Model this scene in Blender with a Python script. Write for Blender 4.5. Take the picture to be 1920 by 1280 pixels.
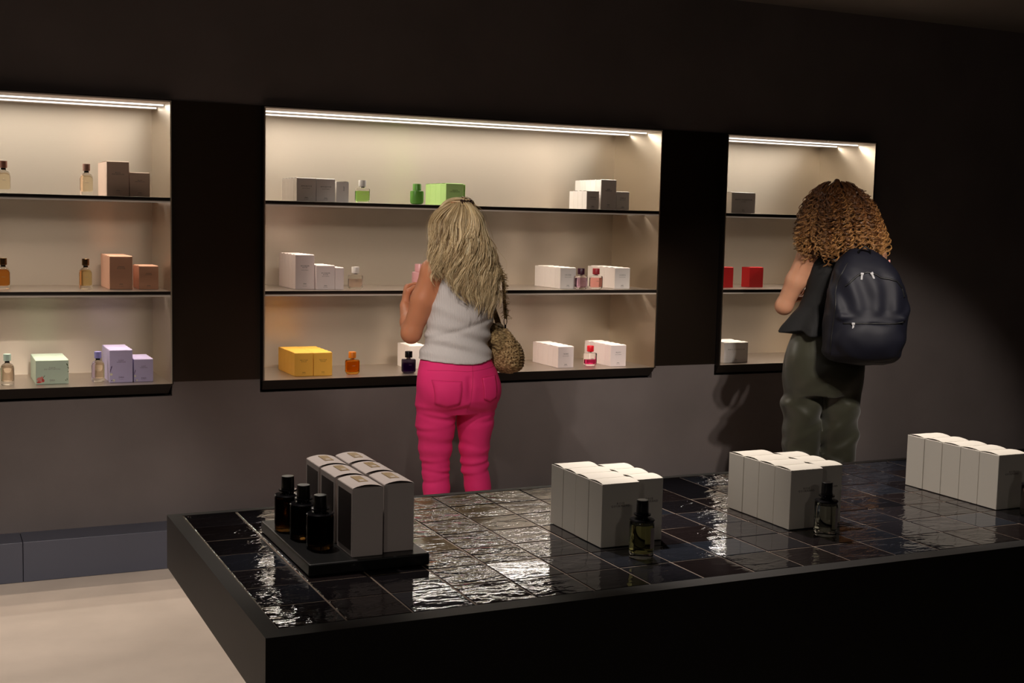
import bpy, bmesh, math, random
import numpy as np
from mathutils import Vector, Matrix
from mathutils.bvhtree import BVHTree
R = math.radians
rnd = random.Random(7)
for o in list(bpy.data.objects):
    bpy.data.objects.remove(o, do_unlink=True)
scene = bpy.context.scene
COL = scene.collection

# ------------------------------------------------------------------ camera
F_PX = 2355.17
cam_d = bpy.data.cameras.new('camera'); cam_d.sensor_width = 36.0; cam_d.lens = F_PX / 1920 * 36
cam_d.clip_start = 0.05; cam_d.clip_end = 60
cam_o = bpy.data.objects.new('camera', cam_d); COL.objects.link(cam_o)
yaw, pit, roll = R(25.202), R(5.531), R(1.309)
fw = Vector((math.sin(yaw)*math.cos(pit), math.cos(yaw)*math.cos(pit), -math.sin(pit)))
rt = Vector((math.cos(yaw), -math.sin(yaw), 0)); up = rt.cross(fw)
RR = math.cos(roll)*rt + math.sin(roll)*up; UU = -math.sin(roll)*rt + math.cos(roll)*up
M = Matrix((RR, UU, -fw)).transposed().to_4x4(); M.translation = Vector((0, 0, 1.6))
cam_o.matrix_world = M
scene.camera = cam_o

# ------------------------------------------------------------------ view, world, lights
vs = scene.view_settings
scene.display_settings.display_device = 'sRGB'
vs.view_transform = 'Standard'; vs.look = 'None'; vs.gamma = 1.0; vs.exposure = 0.0; vs.use_curve_mapping = False
w = bpy.data.worlds.new('room_ambient'); scene.world = w; w.use_nodes = True
w.node_tree.nodes['Background'].inputs[0].default_value = (1, .88, .78, 1)
w.node_tree.nodes['Background'].inputs[1].default_value = 0.012

def spot(name, loc, target, power, angle, blend=.6, color=(1, .89, .80), size=.03):
    l = bpy.data.lights.new(name, 'SPOT'); l.energy = power; l.spot_size = R(angle); l.spot_blend = blend
    l.color = color; l.shadow_soft_size = size
    o = bpy.data.objects.new(name, l); COL.objects.link(o); o.location = loc
    o.rotation_euler = (Vector(target)-Vector(loc)).to_track_quat('-Z', 'Y').to_euler()
    return o
# ceiling track spots, aimed low at the wall, the floor and the shoppers
for x, tx, tz, p_, an in ((-.9, -1.0, .15, 150, 33), (.55, .2, .10, 130, 33), (1.75, 1.25, .15, 18, 31), (3.0, 3.45, .45, 165, 30), (2.85, 4.1, .50, 120, 31), (3.3, 5.2, .15, 200, 32)):
    spot('track_or_fill_spot', (x, 2.5, 2.78), (tx, 5.84, tz), p_, an, .6)
spot('track_or_fill_spot', (0.2, 2.6, 2.78), (2.45, 5.9, 1.05), 130, 24, .6)
spot('track_or_fill_spot', (0.9, 3.2, 2.78), (2.0, 4.95, 0.55), 76, 48, .6)
spot('track_or_fill_spot', (0.9, 1.9, 2.78), (2.08, 4.95, 0.42), 125, 18, 1.0)  # fill spot added to brighten the lower pink trousers
spot('track_or_fill_spot', (-0.7, 2.6, 2.78), (0.1, 4.1, 0.0), 310, 60, .8)
spot('track_or_fill_spot', (1.75, 3.25, 2.78), (1.75, 2.45, 0.95), 185, 34, .9)
spot('track_or_fill_spot', (2.4, 3.15, 2.78), (2.5, 2.45, 0.95), 185, 34, .9)
spot('track_or_fill_spot', (1.15, 3.2, 2.78), (1.4, 2.45, 0.95), 110, 26, .9)
spot('track_or_fill_spot', (0.6, 2.9, 2.78), (0.85, 2.5, 0.95), 95, 30, .9)
spot('track_or_fill_spot', (0.3, 2.9, 2.78), (2.5, 2.5, 0.95), 90, 26, .9)
spot('track_or_fill_spot', (1.0, 0.5, 2.78), (0.85, 2.45, 0.98), 11, 18, .8, size=.08)  # weak fill added to brighten the fronts of the tray boxes
# broad weak fill spots, added behind the camera to lift the dark fronts
spot('track_or_fill_spot', (0.6, -2.2, 2.78), (1.6, 4.0, 1.0), 24, 110, .8, size=.15)
spot('track_or_fill_spot', (-2.4, -0.6, 2.78), (1.2, 4.6, 1.2), 30, 100, .8, size=.15)
def led_lamp(name, x0, x1, y, z, power, col, spread=180):
    l = bpy.data.lights.new(name, 'AREA'); l.shape = 'RECTANGLE'; l.size = x1-x0; l.size_y = .006; l.energy = power*(x1-x0); l.color = col; l.spread = R(spread)
    o = bpy.data.objects.new(name, l); COL.objects.link(o); o.location = ((x0+x1)/2, y, z); return o
# LED strips built into the wall niches (the strips themselves are modelled below)
for nx0, nx1 in ((-1.10, 1.016), (1.448, 3.584), (4.015, 5.040)):
    led_lamp('led_lamp', nx0+.01, nx1-.01, 5.95, 2.088-.0078, 3.8, (1, .91, .80))
    led_lamp('led_lamp', nx0+.01, nx1-.01, 6.14, 2.088-.0078, 1.6, (1, .91, .80))
    for zz in (1.6643, 1.2428):
        led_lamp('shelf_led_lamp', nx0+.01, nx1-.01, 5.95, zz-.0216, 1.9, (1, .84, .70), 125)
        led_lamp('shelf_led_lamp', nx0+.01, nx1-.01, 6.14, zz-.0216, .80, (1, .84, .70), 125)

# ------------------------------------------------------------------ materials
def new_mat(name):
    m = bpy.data.materials.new(name); m.use_nodes = True
    return m, m.node_tree, m.node_tree.nodes['Principled BSDF']
def lin(c):
    return tuple(((v/255)/12.92 if v/255 <= .04045 else ((v/255+.055)/1.055)**2.4) for v in c)
def mat(name, rgb, rough=.5, metal=0, spec=.5, bump=None, mottled=None, **kw):
    """rgb 0-255 sRGB. bump=(scale,strength,distance). mottled=(scale,amount)"""
    m, nt, b = new_mat(name)
    c = lin(rgb)
    b.inputs['Base Color'].default_value = (*c, 1); b.inputs['Roughness'].default_value = rough
    b.inputs['Metallic'].default_value = metal; b.inputs['Specular IOR Level'].default_value = spec
    for k, v in kw.items():
        b.inputs[k.replace('_', ' ')].default_value = v
    if bump or mottled:
        tc = nt.nodes.new('ShaderNodeTexCoord')
    if bump:
        n = nt.nodes.new('ShaderNodeTexNoise'); n.inputs['Scale'].default_value = bump[0]; n.inputs['Detail'].default_value = 4
        bu = nt.nodes.new('ShaderNodeBump'); bu.inputs['Strength'].default_value = bump[1]; bu.inputs['Distance'].default_value = bump[2]
        nt.links.new(tc.outputs['Object'], n.inputs['Vector']); nt.links.new(n.outputs['Fac'], bu.inputs['Height'])
        nt.links.new(bu.outputs['Normal'], b.inputs['Normal'])
    if mottled:
        n = nt.nodes.new('ShaderNodeTexNoise'); n.inputs['Scale'].default_value = mottled[0]; n.inputs['Detail'].default_value = 6
        cr = nt.nodes.new('ShaderNodeValToRGB')
        a = mottled[1]
        cr.color_ramp.elements[0].position = .3; cr.color_ramp.elements[1].position = .7
        cr.color_ramp.elements[0].color = (*[v*(1-a) for v in c], 1); cr.color_ramp.elements[1].color = (*[min(1, v*(1+a)) for v in c], 1)
        nt.links.new(tc.outputs['Object'], n.inputs['Vector']); nt.links.new(n.outputs['Fac'], cr.inputs['Fac'])
        nt.links.new(cr.outputs['Color'], b.inputs['Base Color'])
    return m
def emis(name, rgb, s):
    m, nt, b = new_mat(name)
    b.inputs['Base Color'].default_value = (0.8, .8, .8, 1)
    b.inputs['Emission Color'].default_value = (*rgb, 1); b.inputs['Emission Strength'].default_value = s
    return m
def brushed(name, rgb, rough, aniso, grain=.04, metal=1.0, vertical=True):
    m, nt, b = new_mat(name); c = lin(rgb)
    b.inputs['Base Color'].default_value = (*c, 1); b.inputs['Metallic'].default_value = metal
    b.inputs['Roughness'].default_value = rough; b.inputs['Anisotropic'].default_value = aniso
    g = nt.nodes.new('ShaderNodeNewGeometry'); x = nt.nodes.new('ShaderNodeVectorMath'); x.operation = 'CROSS_PRODUCT'
    x.inputs[1].default_value = (0, 0, 1); nt.links.new(g.outputs['Normal'], x.inputs[0])
    ad = nt.nodes.new('ShaderNodeVectorMath'); ad.operation = 'ADD'; ad.inputs[1].default_value = (1e-3, 0, 0)
    nt.links.new(x.outputs[0], ad.inputs[0])
    if vertical:   # grain runs level, so highlights stretch up and down
        cb = nt.nodes.new('ShaderNodeCombineXYZ'); cb.inputs[0].default_value = .001; cb.inputs[2].default_value = 1; nt.links.new(cb.outputs[0], b.inputs['Tangent'])
    else: nt.links.new(ad.outputs[0], b.inputs['Tangent'])
    tc = nt.nodes.new('ShaderNodeTexCoord'); mp = nt.nodes.new('ShaderNodeMapping')
    mp.inputs['Scale'].default_value = (6, 6, 420)
    n = nt.nodes.new('ShaderNodeTexNoise'); n.inputs['Scale'].default_value = 1; n.inputs['Detail'].default_value = 5
    nt.links.new(tc.outputs['Object'], mp.inputs[0]); nt.links.new(mp.outputs[0], n.inputs['Vector'])
    mr = nt.nodes.new('ShaderNodeMapRange'); mr.inputs['To Min'].default_value = rough-grain; mr.inputs['To Max'].default_value = rough+grain
    nt.links.new(n.outputs['Fac'], mr.inputs['Value']); nt.links.new(mr.outputs[0], b.inputs['Roughness'])
    bu = nt.nodes.new('ShaderNodeBump'); bu.inputs['Strength'].default_value = .12; bu.inputs['Distance'].default_value = .0006
    nt.links.new(n.outputs['Fac'], bu.inputs['Height']); nt.links.new(bu.outputs['Normal'], b.inputs['Normal'])
    return m
def glass(name, rgb, rough=.02, ior=1.2):
    m, nt, b = new_mat(name); c = lin(rgb)
    b.inputs['Base Color'].default_value = (*c, 1); b.inputs['Roughness'].default_value = rough
    b.inputs['Transmission Weight'].default_value = 1; b.inputs['IOR'].default_value = ior
    return m

m_wall = mat('dark_plaster', (104, 96, 94), .75, bump=(60, .15, .002), mottled=(2.2, .13))
m_ceil = mat('ceiling_paint', (120, 112, 106), .9)
m_floor = mat('pale_stone_floor', (196, 182, 168), .45, bump=(180, .1, .001), mottled=(5, .06))
m_skirt = mat('skirting_lacquer', (76, 78, 90), .4)
m_steel = brushed('brushed_steel', (194, 184, 169), .46, .80)
m_steel_side = brushed('brushed_steel_side', (190, 178, 160), .42, .8)
m_top = mat('satin_steel_soffit', (196, 188, 180), .6, .1)
m_shelf = brushed('shelf_steel', (180, 170, 160), .38, .2, vertical=False)
m_dark = brushed('dark_brushed_steel', (66, 56, 48), .5, .2)
m_frame = mat('blackened_frame', (44, 38, 34), .45, metal=.6)
m_led = emis('led_diffuser', (1, .95, .90), 2.2)
m_ledb = emis('rear_led_diffuser', (1, .95, .90), 2.0)
m_led2 = emis('shelf_led_diffuser', (1, .88, .76), 1.5)
m_led2b = emis('rear_shelf_led_diffuser', (1, .88, .76), 1.5)
m_lip_glow = emis('shelf_lip_painted_glow', (1, .80, .62), .10); m_lip_glow.node_tree.nodes['Principled BSDF'].inputs['Base Color'].default_value = (.45, .38, .32, 1)  # weak emission painted on the shelf lip in place of light caught there
m_black = mat('black_lacquer', (25, 22, 20), .5, bump=(300, .1, .0005))
m_tray = mat('black_tray', (12, 12, 12), .35)

# ------------------------------------------------------------------ object helpers
def link(o, parent=None):
    COL.objects.link(o)
    if parent: o.parent = parent
    return o
def tag(o, label=None, cat=None, group=None, kind=None):
    if label: o['label'] = label
    if cat: o['category'] = cat
    if group: o['group'] = group
    if kind: o['kind'] = kind
    return o
def empty(name, loc, rz=0, **kw):
    o = bpy.data.objects.new(name, None); link(o); o.location = loc; o.rotation_euler = (0, 0, rz); o.empty_display_size = .05
    return tag(o, **kw)
def mesh_obj(name, verts, faces, m, parent=None, smooth=False):
    me = bpy.data.meshes.new(name); me.from_pydata([tuple(v) for v in verts], [], [tuple(f) for f in faces]); me.update()
    if m: me.materials.append(m)
    if smooth: me.polygons.foreach_set('use_smooth', [True]*len(me.polygons))
    return link(bpy.data.objects.new(name, me), parent)
def np_mesh(name, V, Q, m, parent=None, smooth=True):
    me = bpy.data.meshes.new(name); n = Q.shape[1]
    me.vertices.add(len(V)); me.vertices.foreach_set('co', np.asarray(V, np.float32).ravel())
    me.loops.add(Q.size); me.loops.foreach_set('vertex_index', Q.astype(np.int32).ravel())
    me.polygons.add(len(Q)); me.polygons.foreach_set('loop_start', np.arange(0, Q.size, n, dtype=np.int32))
    me.polygons.foreach_set('use_smooth', np.full(len(Q), smooth))
    me.update(calc_edges=True); me.validate()
    me.materials.append(m)
    return link(bpy.data.objects.new(name, me), parent)
class MB:
    def __init__(s): s.v = []; s.f = []
    def box(s, a, b):
        i = len(s.v); (x0, y0, z0), (x1, y1, z1) = a, b
        s.v += [(x0, y0, z0), (x1, y0, z0), (x1, y1, z0), (x0, y1, z0), (x0, y0, z1), (x1, y0, z1), (x1, y1, z1), (x0, y1, z1)]
        s.f += [(i, i+3, i+2, i+1), (i+4, i+5, i+6, i+7), (i, i+1, i+5, i+4), (i+1, i+2, i+6, i+5), (i+2, i+3, i+7, i+6), (i+3, i, i+4, i+7)]
        return s
    def prism(s, pts, z0, z1):
        i = len(s.v); n = len(pts)
        s.v += [(x, y, z0) for x, y in pts] + [(x, y, z1) for x, y in pts]
        s.f += [tuple(range(i+n-1, i-1, -1)), tuple(range(i+n, i+2*n))]
        s.f += [(i+k, i+(k+1) % n, i+n+(k+1) % n, i+n+k) for k in range(n)]
        return s
    def lathe(s, prof, n=20, sup=2.0, rx=1, ry=1, rot=0, cx=0, cy=0):
        i = len(s.v)
        for r, z in prof:
            for k in range(n):
                a = 2*math.pi*k/n + rot; c, q = math.cos(a), math.sin(a)
                g = (abs(c)**sup+abs(q)**sup)**(-1/sup)
                s.v.append((cx+r*rx*g*c, cy+r*ry*g*q, z))
        m = len(prof)
        for j in range(m-1):
            for k in range(n):
                s.f.append((i+j*n+k, i+j*n+(k+1) % n, i+(j+1)*n+(k+1) % n, i+(j+1)*n+k))
        s.f.append(tuple(i+k for k in range(n-1, -1, -1))); s.f.append(tuple(i+(m-1)*n+k for k in range(n)))
        return s
    def tube(s, pts, r, n=6, flat=1.0):
        P = [Vector(p) for p in pts]; i = len(s.v); rr = r if isinstance(r, (list, tuple)) else [r]*len(P)
        t0 = (P[1]-P[0]).normalized(); nrm = t0.orthogonal().normalized()
        for j, p in enumerate(P):
            t = (P[min(j+1, len(P)-1)]-P[max(j-1, 0)]).normalized()
            nrm = (nrm-t*nrm.dot(t)).normalized(); bn = t.cross(nrm)
            for k in range(n):
                a = 2*math.pi*k/n
                s.v.append(tuple(p+nrm*math.cos(a)*rr[j]+bn*math.sin(a)*rr[j]*flat))
        for j in range(len(P)-1):
            for k in range(n):
                s.f.append((i+j*n+k, i+j*n+(k+1) % n, i+(j+1)*n+(k+1) % n, i+(j+1)*n+k))
        s.f.append(tuple(i+k for k in range(n-1, -1, -1))); s.f.append(tuple(i+(len(P)-1)*n+k for k in range(n)))
        return s
    def build(s, name, m, parent=None, smooth=False, bevel=0, seg=1):
        o = mesh_obj(name, s.v, s.f, m, parent, smooth)
        if bevel:
            md = o.modifiers.new('edge', 'BEVEL'); md.width = bevel; md.segments = seg; md.limit_method = 'ANGLE'; md.angle_limit = R(40)
        return o
def autosmooth(o, ang=35):
    me = o.data; me.polygons.foreach_set('use_smooth', [True]*len(me.polygons))
    bm = bmesh.new(); bm.from_mesh(me)
    for e in bm.edges:
        if len(e.link_faces) == 2 and e.calc_face_angle(0) > R(ang): e.smooth = False
    bm.to_mesh(me); bm.free(); return o

# ------------------------------------------------------------------ room shell
YF, YW, YB = 5.80, 5.84, 6.30        # niche frame face, wall face, niche back
ZT, ZS1, ZS2, ZB = 2.088, 1.6643, 1.2428, 0.8211
CEIL = 2.82
NICHE = [(-1.10, 1.016), (1.448, 3.584), (4.015, 5.040)]
o = MB().box((-4, -4, -.1), (9, 6.9, 0)).build('floor', m_floor); o['kind'] = 'structure'
o = MB().box((-4, -4, CEIL), (9, 6.9, CEIL+.1)).build('ceiling', m_ceil); o['kind'] = 'structure'
wb = MB(); e = .012
xs = [-4]
for a, b in NICHE: xs += [a-e, b+e]
xs.append(9)
for i in range(0, len(xs), 2): wb.box((xs[i], YW, ZB-.05-e), (xs[i+1], 6.9, ZT+e))
wb.box((-4, YW, 0), (9, 6.9, ZB-.05-e)); wb.box((-4, YW, ZT+e), (9, 6.9, CEIL))
for a, b in NICHE: wb.box((a-e, 6.36, ZB-.05-e), (b+e, 6.9, ZT+e))
o = wb.build('wall_back', m_wall); o['kind'] = 'structure'
for nm, a, b in [('wall_left', (-4.1, -4, 0), (-4, 6.9, CEIL)), ('wall_right', (9, -4, 0), (9.1, 6.9, CEIL)), ('wall_front', (-4, -4.1, 0), (9, -4, CEIL))]:
    o = MB().box(a, b).build(nm, m_wall); o['kind'] = 'structure'
# skirting: deep plinth with a ledge, made of long panels
sk = empty('baseboard_back', (0, 0, 0)); sk['kind'] = 'structure'
x = .366-1.5*3
first = None
while x < 9:
    x1 = min(x+1.5, 8.99); 
    if x1 - max(x, -3.99) > .05:
        MB().box((max(x, -3.99)+.0012, 5.6575, 0.001), (x1-.0012, YW-.001, .1763)).build('skirting_panel', m_skirt, sk, bevel=.002, seg=2)
    x += 1.5

# wall metal panels between the niches
for k, (a, b) in enumerate([(NICHE[0][1]+.014, NICHE[1][0]-.014), (NICHE[1][1]+.014, NICHE[2][0]-.014)]):
    o = MB().box((a, YW-.006, ZB+.004), (b, YW-.0003, ZT+.012)).build('wall_panel', m_dark, bevel=.0008)
    o['kind'] = 'structure'
    o['label'] = ['dark brushed metal wall panel between the left and middle niches', 'dark brushed metal wall panel between the middle and right niches'][k]

# ------------------------------------------------------------------ lit display niches
def niche(x0, x1, label):
    N = empty('display_niche', (x0, YF, ZB), label=label, cat='niche shelf', group='lit display niches in the wall')
    W = x1-x0; H = ZT-ZB; dB = YB-YF; t = .006
    L = lambda name, a, b, m, bev=0, **k: MB().box(a, b).build(name, m, N, bevel=bev)
    L('back_panel', (0, dB, -.0), (W, dB+t, H), m_steel)
    L('side_panel', (-t, .0, -.0), (0, dB+t, H), m_steel_side)
    L('side_panel', (W, .0, -.0), (W+t, dB+t, H), m_steel_side)
    L('top_panel', (-t, .0, H), (W+t, dB+t, H+t), m_top)
    # sill: bottom shelf with a dark front face sloping back under the edge
    sv = [(-t, 0, 0), (W+t, 0, 0), (W+t, dB+t, 0), (-t, dB+t, 0), (-t+.004, .036, -.047), (W+t-.012, .036, -.047), (W+t-.012, dB, -.047), (-t+.004, dB, -.047)]
    sill = mesh_obj('sill', [(a, b, c-.0012) for a, b, c in sv], [(0, 1, 2, 3), (7, 6, 5, 4), (4, 5, 1, 0), (5, 6, 2, 1), (6, 7, 3, 2), (7, 4, 0, 3)], m_frame, N)
    L('bottom_plate', (0, .0, -.001), (W, dB, .0), m_shelf)
    fr = MB()
    fr.box((-t-.005, -.0005, -.004), (-t, YW-YF+.012, H+t+.005)); fr.box((W+t, -.0005, -.004), (W+t+.005, YW-YF+.012, H+t+.005))
    fr.box((-t, -.0005, H+t), (W+t, YW-YF+.012, H+t+.005))
    fr.build('edge_frame', m_frame, N)
    for zs in (ZS1, ZS2):
        s = MB().box((0.0005, .001, zs-ZB-.018), (W-.0005, dB-.001, zs-ZB)).build('shelf', m_shelf, N, bevel=.0006)
        MB().box((0.001, -.0004, zs-ZB-.014), (W-.001, .0008, zs-ZB-.001)).build('front_edge', m_frame, s)
        MB().box((0.001, .0005, zs-ZB-.0245), (W-.001, .005, zs-ZB-.0182)).build('glowing_shelf_lip', m_lip_glow, s)
        for y in (.15, .34):
            MB().box((.004, y-.003, zs-ZB-.0212), (W-.004, y+.003, zs-ZB-.0182)).build('led_strip', m_led2 if y < .2 else m_led2b, s)
    for y in (.15, .34):
        ch = MB().box((.001, y-.006, H-.0012), (W-.001, y+.006, H-.0002)).build('led_channel', m_top, N)
        MB().box((.004, y-.003, H-.0070), (W-.004, y+.003, H-.0014)).build('led_strip', m_led if y < .2 else m_ledb, ch)
    return N
niche(*NICHE[0], 'long lit steel wall niche cut off by the left of the photo')
niche(*NICHE[1], 'long lit steel wall niche in the middle behind the blonde woman')
niche(*NICHE[2], 'short lit steel wall niche behind the woman with curly hair')

# ------------------------------------------------------------------ lettering
TXT = {}
def text(body, size, m, parent, loc, rot=(R(90), 0, 0), name='lettering', space=1.0, line=.85):
    key = (body, size, m.name, space)
    if key not in TXT:
        c = bpy.data.curves.new('lettering', 'FONT'); c.body = body; c.size = size; c.align_x = 'CENTER'; c.align_y = 'CENTER'
        c.extrude = .00012; c.space_character = space; c.space_line = line; c.resolution_u = 1; c.materials.append(m)
        tmp = bpy.data.objects.new('lettering', c); me = bpy.data.meshes.new_from_object(tmp); bpy.data.objects.remove(tmp)
        bm = bmesh.new(); bm.from_mesh(me); bmesh.ops.dissolve_limit(bm, angle_limit=R(2), verts=bm.verts, edges=bm.edges); bm.to_mesh(me); bm.free()
        TXT[key] = me
    o = bpy.data.objects.new(name, TXT[key]); link(o, parent); o.location = loc; o.rotation_euler = rot
    return o
ink = mat('print_ink', (52, 46, 46), .6); ink_soft = mat('pale_print_ink', (120, 108, 104), .6); ink_brown = mat('brown_print_ink', (110, 78, 30), .6)
ink_pur = mat('purple_print_ink', (92, 74, 120), .6); ink_red = mat('print_red', (196, 70, 62), .6); ink_pink = mat('print_pink', (222, 140, 130), .6)
ink_cream = mat('print_cream', (238, 232, 205), .6); ink_green = mat('print_green', (72, 92, 56), .6)

# ------------------------------------------------------------------ boxes
def carton_mesh(name, W, Dp, H, mats, lid_h=.004):
    """closed carton with edges slightly rounded: returns mesh for body"""
    mb = MB().box((0, 0, 0), (W, Dp, H)); me = bpy.data.meshes.new(name); me.from_pydata(mb.v, [], mb.f)
    bm = bmesh.new(); bm.from_mesh(me); bmesh.ops.bevel(bm, geom=list(bm.edges), offset=.0009, segments=1, affect='EDGES'); bm.to_mesh(me); bm.free()
    me.materials.append(mats); return me
def lid_mesh(name, W, Dp, m, rise, axis='y'):
    """arched tuck flap that bulges up in the middle"""
    v = []; f = []; n = 8; t = .0006
    for k in range(n+1):
        s = k/n; z = rise*math.sin(math.pi*s)**.8 if 0 < s < 1 else 0
        for (a, zz) in ((0.0006, z), (1, z)):
            if axis == 'y': v.append(((.0006 if a < .5 else W-.0006), .0006+s*(Dp-.0012), zz+.0003))
            else: v.append((.0006+s*(W-.0012), (.0006 if a < .5 else Dp-.0006), zz+.0003))
    for k in range(n):
        q = (2*k, 2*k+1, 2*k+3, 2*k+2)
        f.append(q if axis == 'y' else q[::-1])
    b = len(v)
    v += [(x, y, -.0004) for x, y, z in v]
    for q in list(f): f.append(tuple(i+b for i in q[::-1]))
    f += [(0, b, b+1, 1) if axis == 'y' else (1, b+1, b, 0)]
    e1, e2 = 2*n, 2*n+1
    f += [(e2, b+e2, b+e1, e1) if axis == 'y' else (e1, b+e1, b+e2, e2)]
    me = bpy.data.meshes.new(name); me.from_pydata(v, [], f); me.materials.append(m); me.validate(); return me
ORD = ['front', 'second', 'third', 'fourth', 'fifth', 'sixth', 'seventh']
CART = {}
def box_row(n, x0, W, y0, Dp, z, H, colour, word, rowdesc, group, title=None, tink=None, gap=.0012, brand=True, jit=.0, rise=.0025, lidaxis='y', lid_mat=None, tsize=.0085, cat='box', sub=None):
    out = []
    for k in range(n):
        pos = (ORD[0]+'most' if k == 0 else ORD[k]) + ('' if k == 0 else ' from the front')
        if n == 1: lab = f'{word} perfume box {rowdesc}'
        else: lab = f"{word} perfume box, {'foremost' if k == 0 else 'rearmost' if k == n-1 else ORD[k]+' from front'}, {rowdesc}"
        j = rnd.uniform(-jit, jit)
        B = empty('perfume_box', (x0+j, y0+k*(Dp+gap), z+.0004), label=lab, cat=cat, group=group)
        key = (round(W, 4), round(Dp, 4), round(H, 4), colour.name)
        if key not in CART: CART[key] = (carton_mesh('carton', W, Dp, H, colour), lid_mesh('lid_flap', W, Dp, lid_mat or colour, rise, lidaxis))
        link(bpy.data.objects.new('carton', CART[key][0]), B)
        l = link(bpy.data.objects.new('lid_flap', CART[key][1]), B); l.location = (0, 0, H)
        if k == 0 and title:
            ti = tink or ink
            text(title, tsize, ti, B, (W/2, -.0003, H*.66), space=1.25)
            if sub: text(sub, .0042, ti, B, (W/2, -.0003, H*.56), space=1.1, name='small_print')
            if brand:
                text('ZARA', .0098 if brand == 2 else .0068, ink if tink is None else tink, B, (W/2, -.0003, H*.16), space=.9, name='brand_lettering')
                text('EAU DE PARFUM', .0028, ti, B, (W/2, -.0003, H*.095), name='small_print')
        out.append(B)
    return out
def card(name, rgb, **k): return mat(name, rgb, .55, **k)
c_white = card('white_card', (236, 230, 225)); c_blush = card('blush_card', (222, 196, 178)); c_peach = card('peach_card', (228, 178, 150))
c_mint = card('mint_card', (196, 216, 196)); c_lav = card('lavender_card', (196, 186, 224)); c_yel = card('yellow_card', (238, 180, 70))
c_green = card('green_card', (176, 214, 130)); c_dgreen = card('olive_green_card', (98, 124, 60)); c_red = card('red_card', (176, 16, 20))
c_pinkw = card('pinkish_white_card', (242, 228, 225)); c_tab = card('offwhite_card', (222, 216, 204)); c_warm = card('warm_white_card', (240, 233, 227))

# left niche
g = 'boxes on the top shelf of the left niche'
box_row(5, .749, .096, 5.852, .060, ZS1, .152, c_blush, 'tall blush', 'top shelf of left niche', g, 'BLISS\nMAGNOLIA', ink_soft, brand=1)
box_row(3, .847, .088, 5.850, .058, ZS1, .106, c_blush, 'small blush', 'right end of left niche top shelf', g, 'BLISS\nMAGNOLIA', ink_soft, brand=1, tsize=.007)
g = 'boxes on the middle shelf of the left niche'
box_row(5, .768, .101, 5.934, .060, ZS2, .150, c_peach, 'tall peach', 'middle shelf of left niche', g, 'AMBER\nFUSION', ink_soft, brand=1)
box_row(3, .898, .087, 5.938, .060, ZS2, .106, c_peach, 'small peach', 'right end of left niche middle shelf', g, 'AMBER\nFUSION', ink_soft, brand=1, tsize=.007)
g = 'boxes on the bottom shelf of the left niche'
mint = box_row(5, .447, .139, 5.918, .057, ZB, .106, c_mint, 'wide mint green', 'printed with red flowers, left niche', g, 'FLEUR\nDE PATCHOULI', ink_soft, brand=2, tsize=.008)
lavt = box_row(4, .760, .101, 5.896, .064, ZB, .147, c_lav, 'tall lavender', 'bottom shelf of left niche', g, 'DEEP\nGARDEN', ink_pur, brand=2)
lavs = box_row(4, .867, .086, 5.898, .052, ZB, .103, c_lav, 'small lavender', 'right end of left niche bottom shelf', g, 'DEEP\nGARDEN', ink_pur, brand=2, tsize=.0072)
def blob(x, z, rx, rz, rot=0, n=8, y=-.0005):
    return [(x+rx*math.cos(a)*math.cos(rot)-rz*math.sin(a)*math.sin(rot), y, z+rx*math.cos(a)*math.sin(rot)+rz*math.sin(a)*math.cos(rot)) for a in [2*math.pi*k/n for k in range(n)]]
def prints(parent, name, shapes, m):
    v = []; f = []
    for s in shapes:
        i = len(v); v += s; f.append(tuple(range(i, i+len(s))))
    return mesh_obj(name, v, f, m, parent)
for B in mint[:1]:
    prints(B, 'printed_petals', [blob(.014, .024, .011, .008, .3), blob(.018, .012, .011, .006), blob(.026, .03, .006, .006)], ink_pink)
    prints(B, 'printed_berries', [blob(.030, .018, .006, .009, .3, y=-.0007), blob(.012, .010, .009, .004, y=-.0007)], ink_red)
    prints(B, 'printed_stems', [blob(.034, .034, .0012, .009, -.6, y=-.0006), blob(.133, .086, .0025, .007, .5), blob(.137, .072, .002, .006, .3), blob(.137, .054, .002, .003), blob(.132, .02, .0014, .006), blob(.126, .016, .0014, .004, .6)], ink_green)
for B, s in ((lavt[0], 1), (lavs[0], .72)):
    prints(B, 'printed_lavender', [blob(.008*s, .070*s, .0022*s, .008*s, -.3), blob(.005*s, .060*s, .002*s, .007*s, -.3), blob(.003*s, .051*s, .0015*s, .004*s, -.3)], ink_pur)
    prints(B, 'printed_blossom', [blob(.007*s, .038*s, .006*s, .006*s), blob(.018*s, .010*s, .005*s, .006*s)], ink_cream)
    prints(B, 'printed_seeds', [blob(.009*s, .010*s, .002*s, .003*s, -.6), blob(.017*s, .0085*s, .0016*s, .002*s, y=-.0007)], ink_green)
# middle niche
g = 'boxes on the top shelf of the middle niche'
box_row(5, 1.610, .0935, 5.850, .052, ZS1, .109, c_white, 'white', 'left end of middle niche top shelf', g, 'APPLEJUICE', None, sub='EAU DE TOILETTE')
box_row(5, 1.706, .0925, 5.850, .052, ZS1, .108, c_white, 'white', 'middle niche top shelf, second column', g, 'APPLEJUICE', None, sub='EAU DE TOILETTE')
B = empty('perfume_box', (1.811, 5.868, ZS1+.0004), R(0), label='narrow white perfume box turned sideways left of the clear green bottle', cat='box', group=g)
link(bpy.data.objects.new('carton', carton_mesh('carton', .060, .040, .098, c_white)), B)
l = link(bpy.data.objects.new('lid_flap', lid_mesh('lid_flap', .060, .040, c_white, .003, 'x')), B); l.location = (0, 0, .098)
text('APPLE', .008, ink, B, (.036, -.0003, .066), rot=(R(90), R(90), 0)); B.rotation_euler = (0, 0, R(-2))
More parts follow.
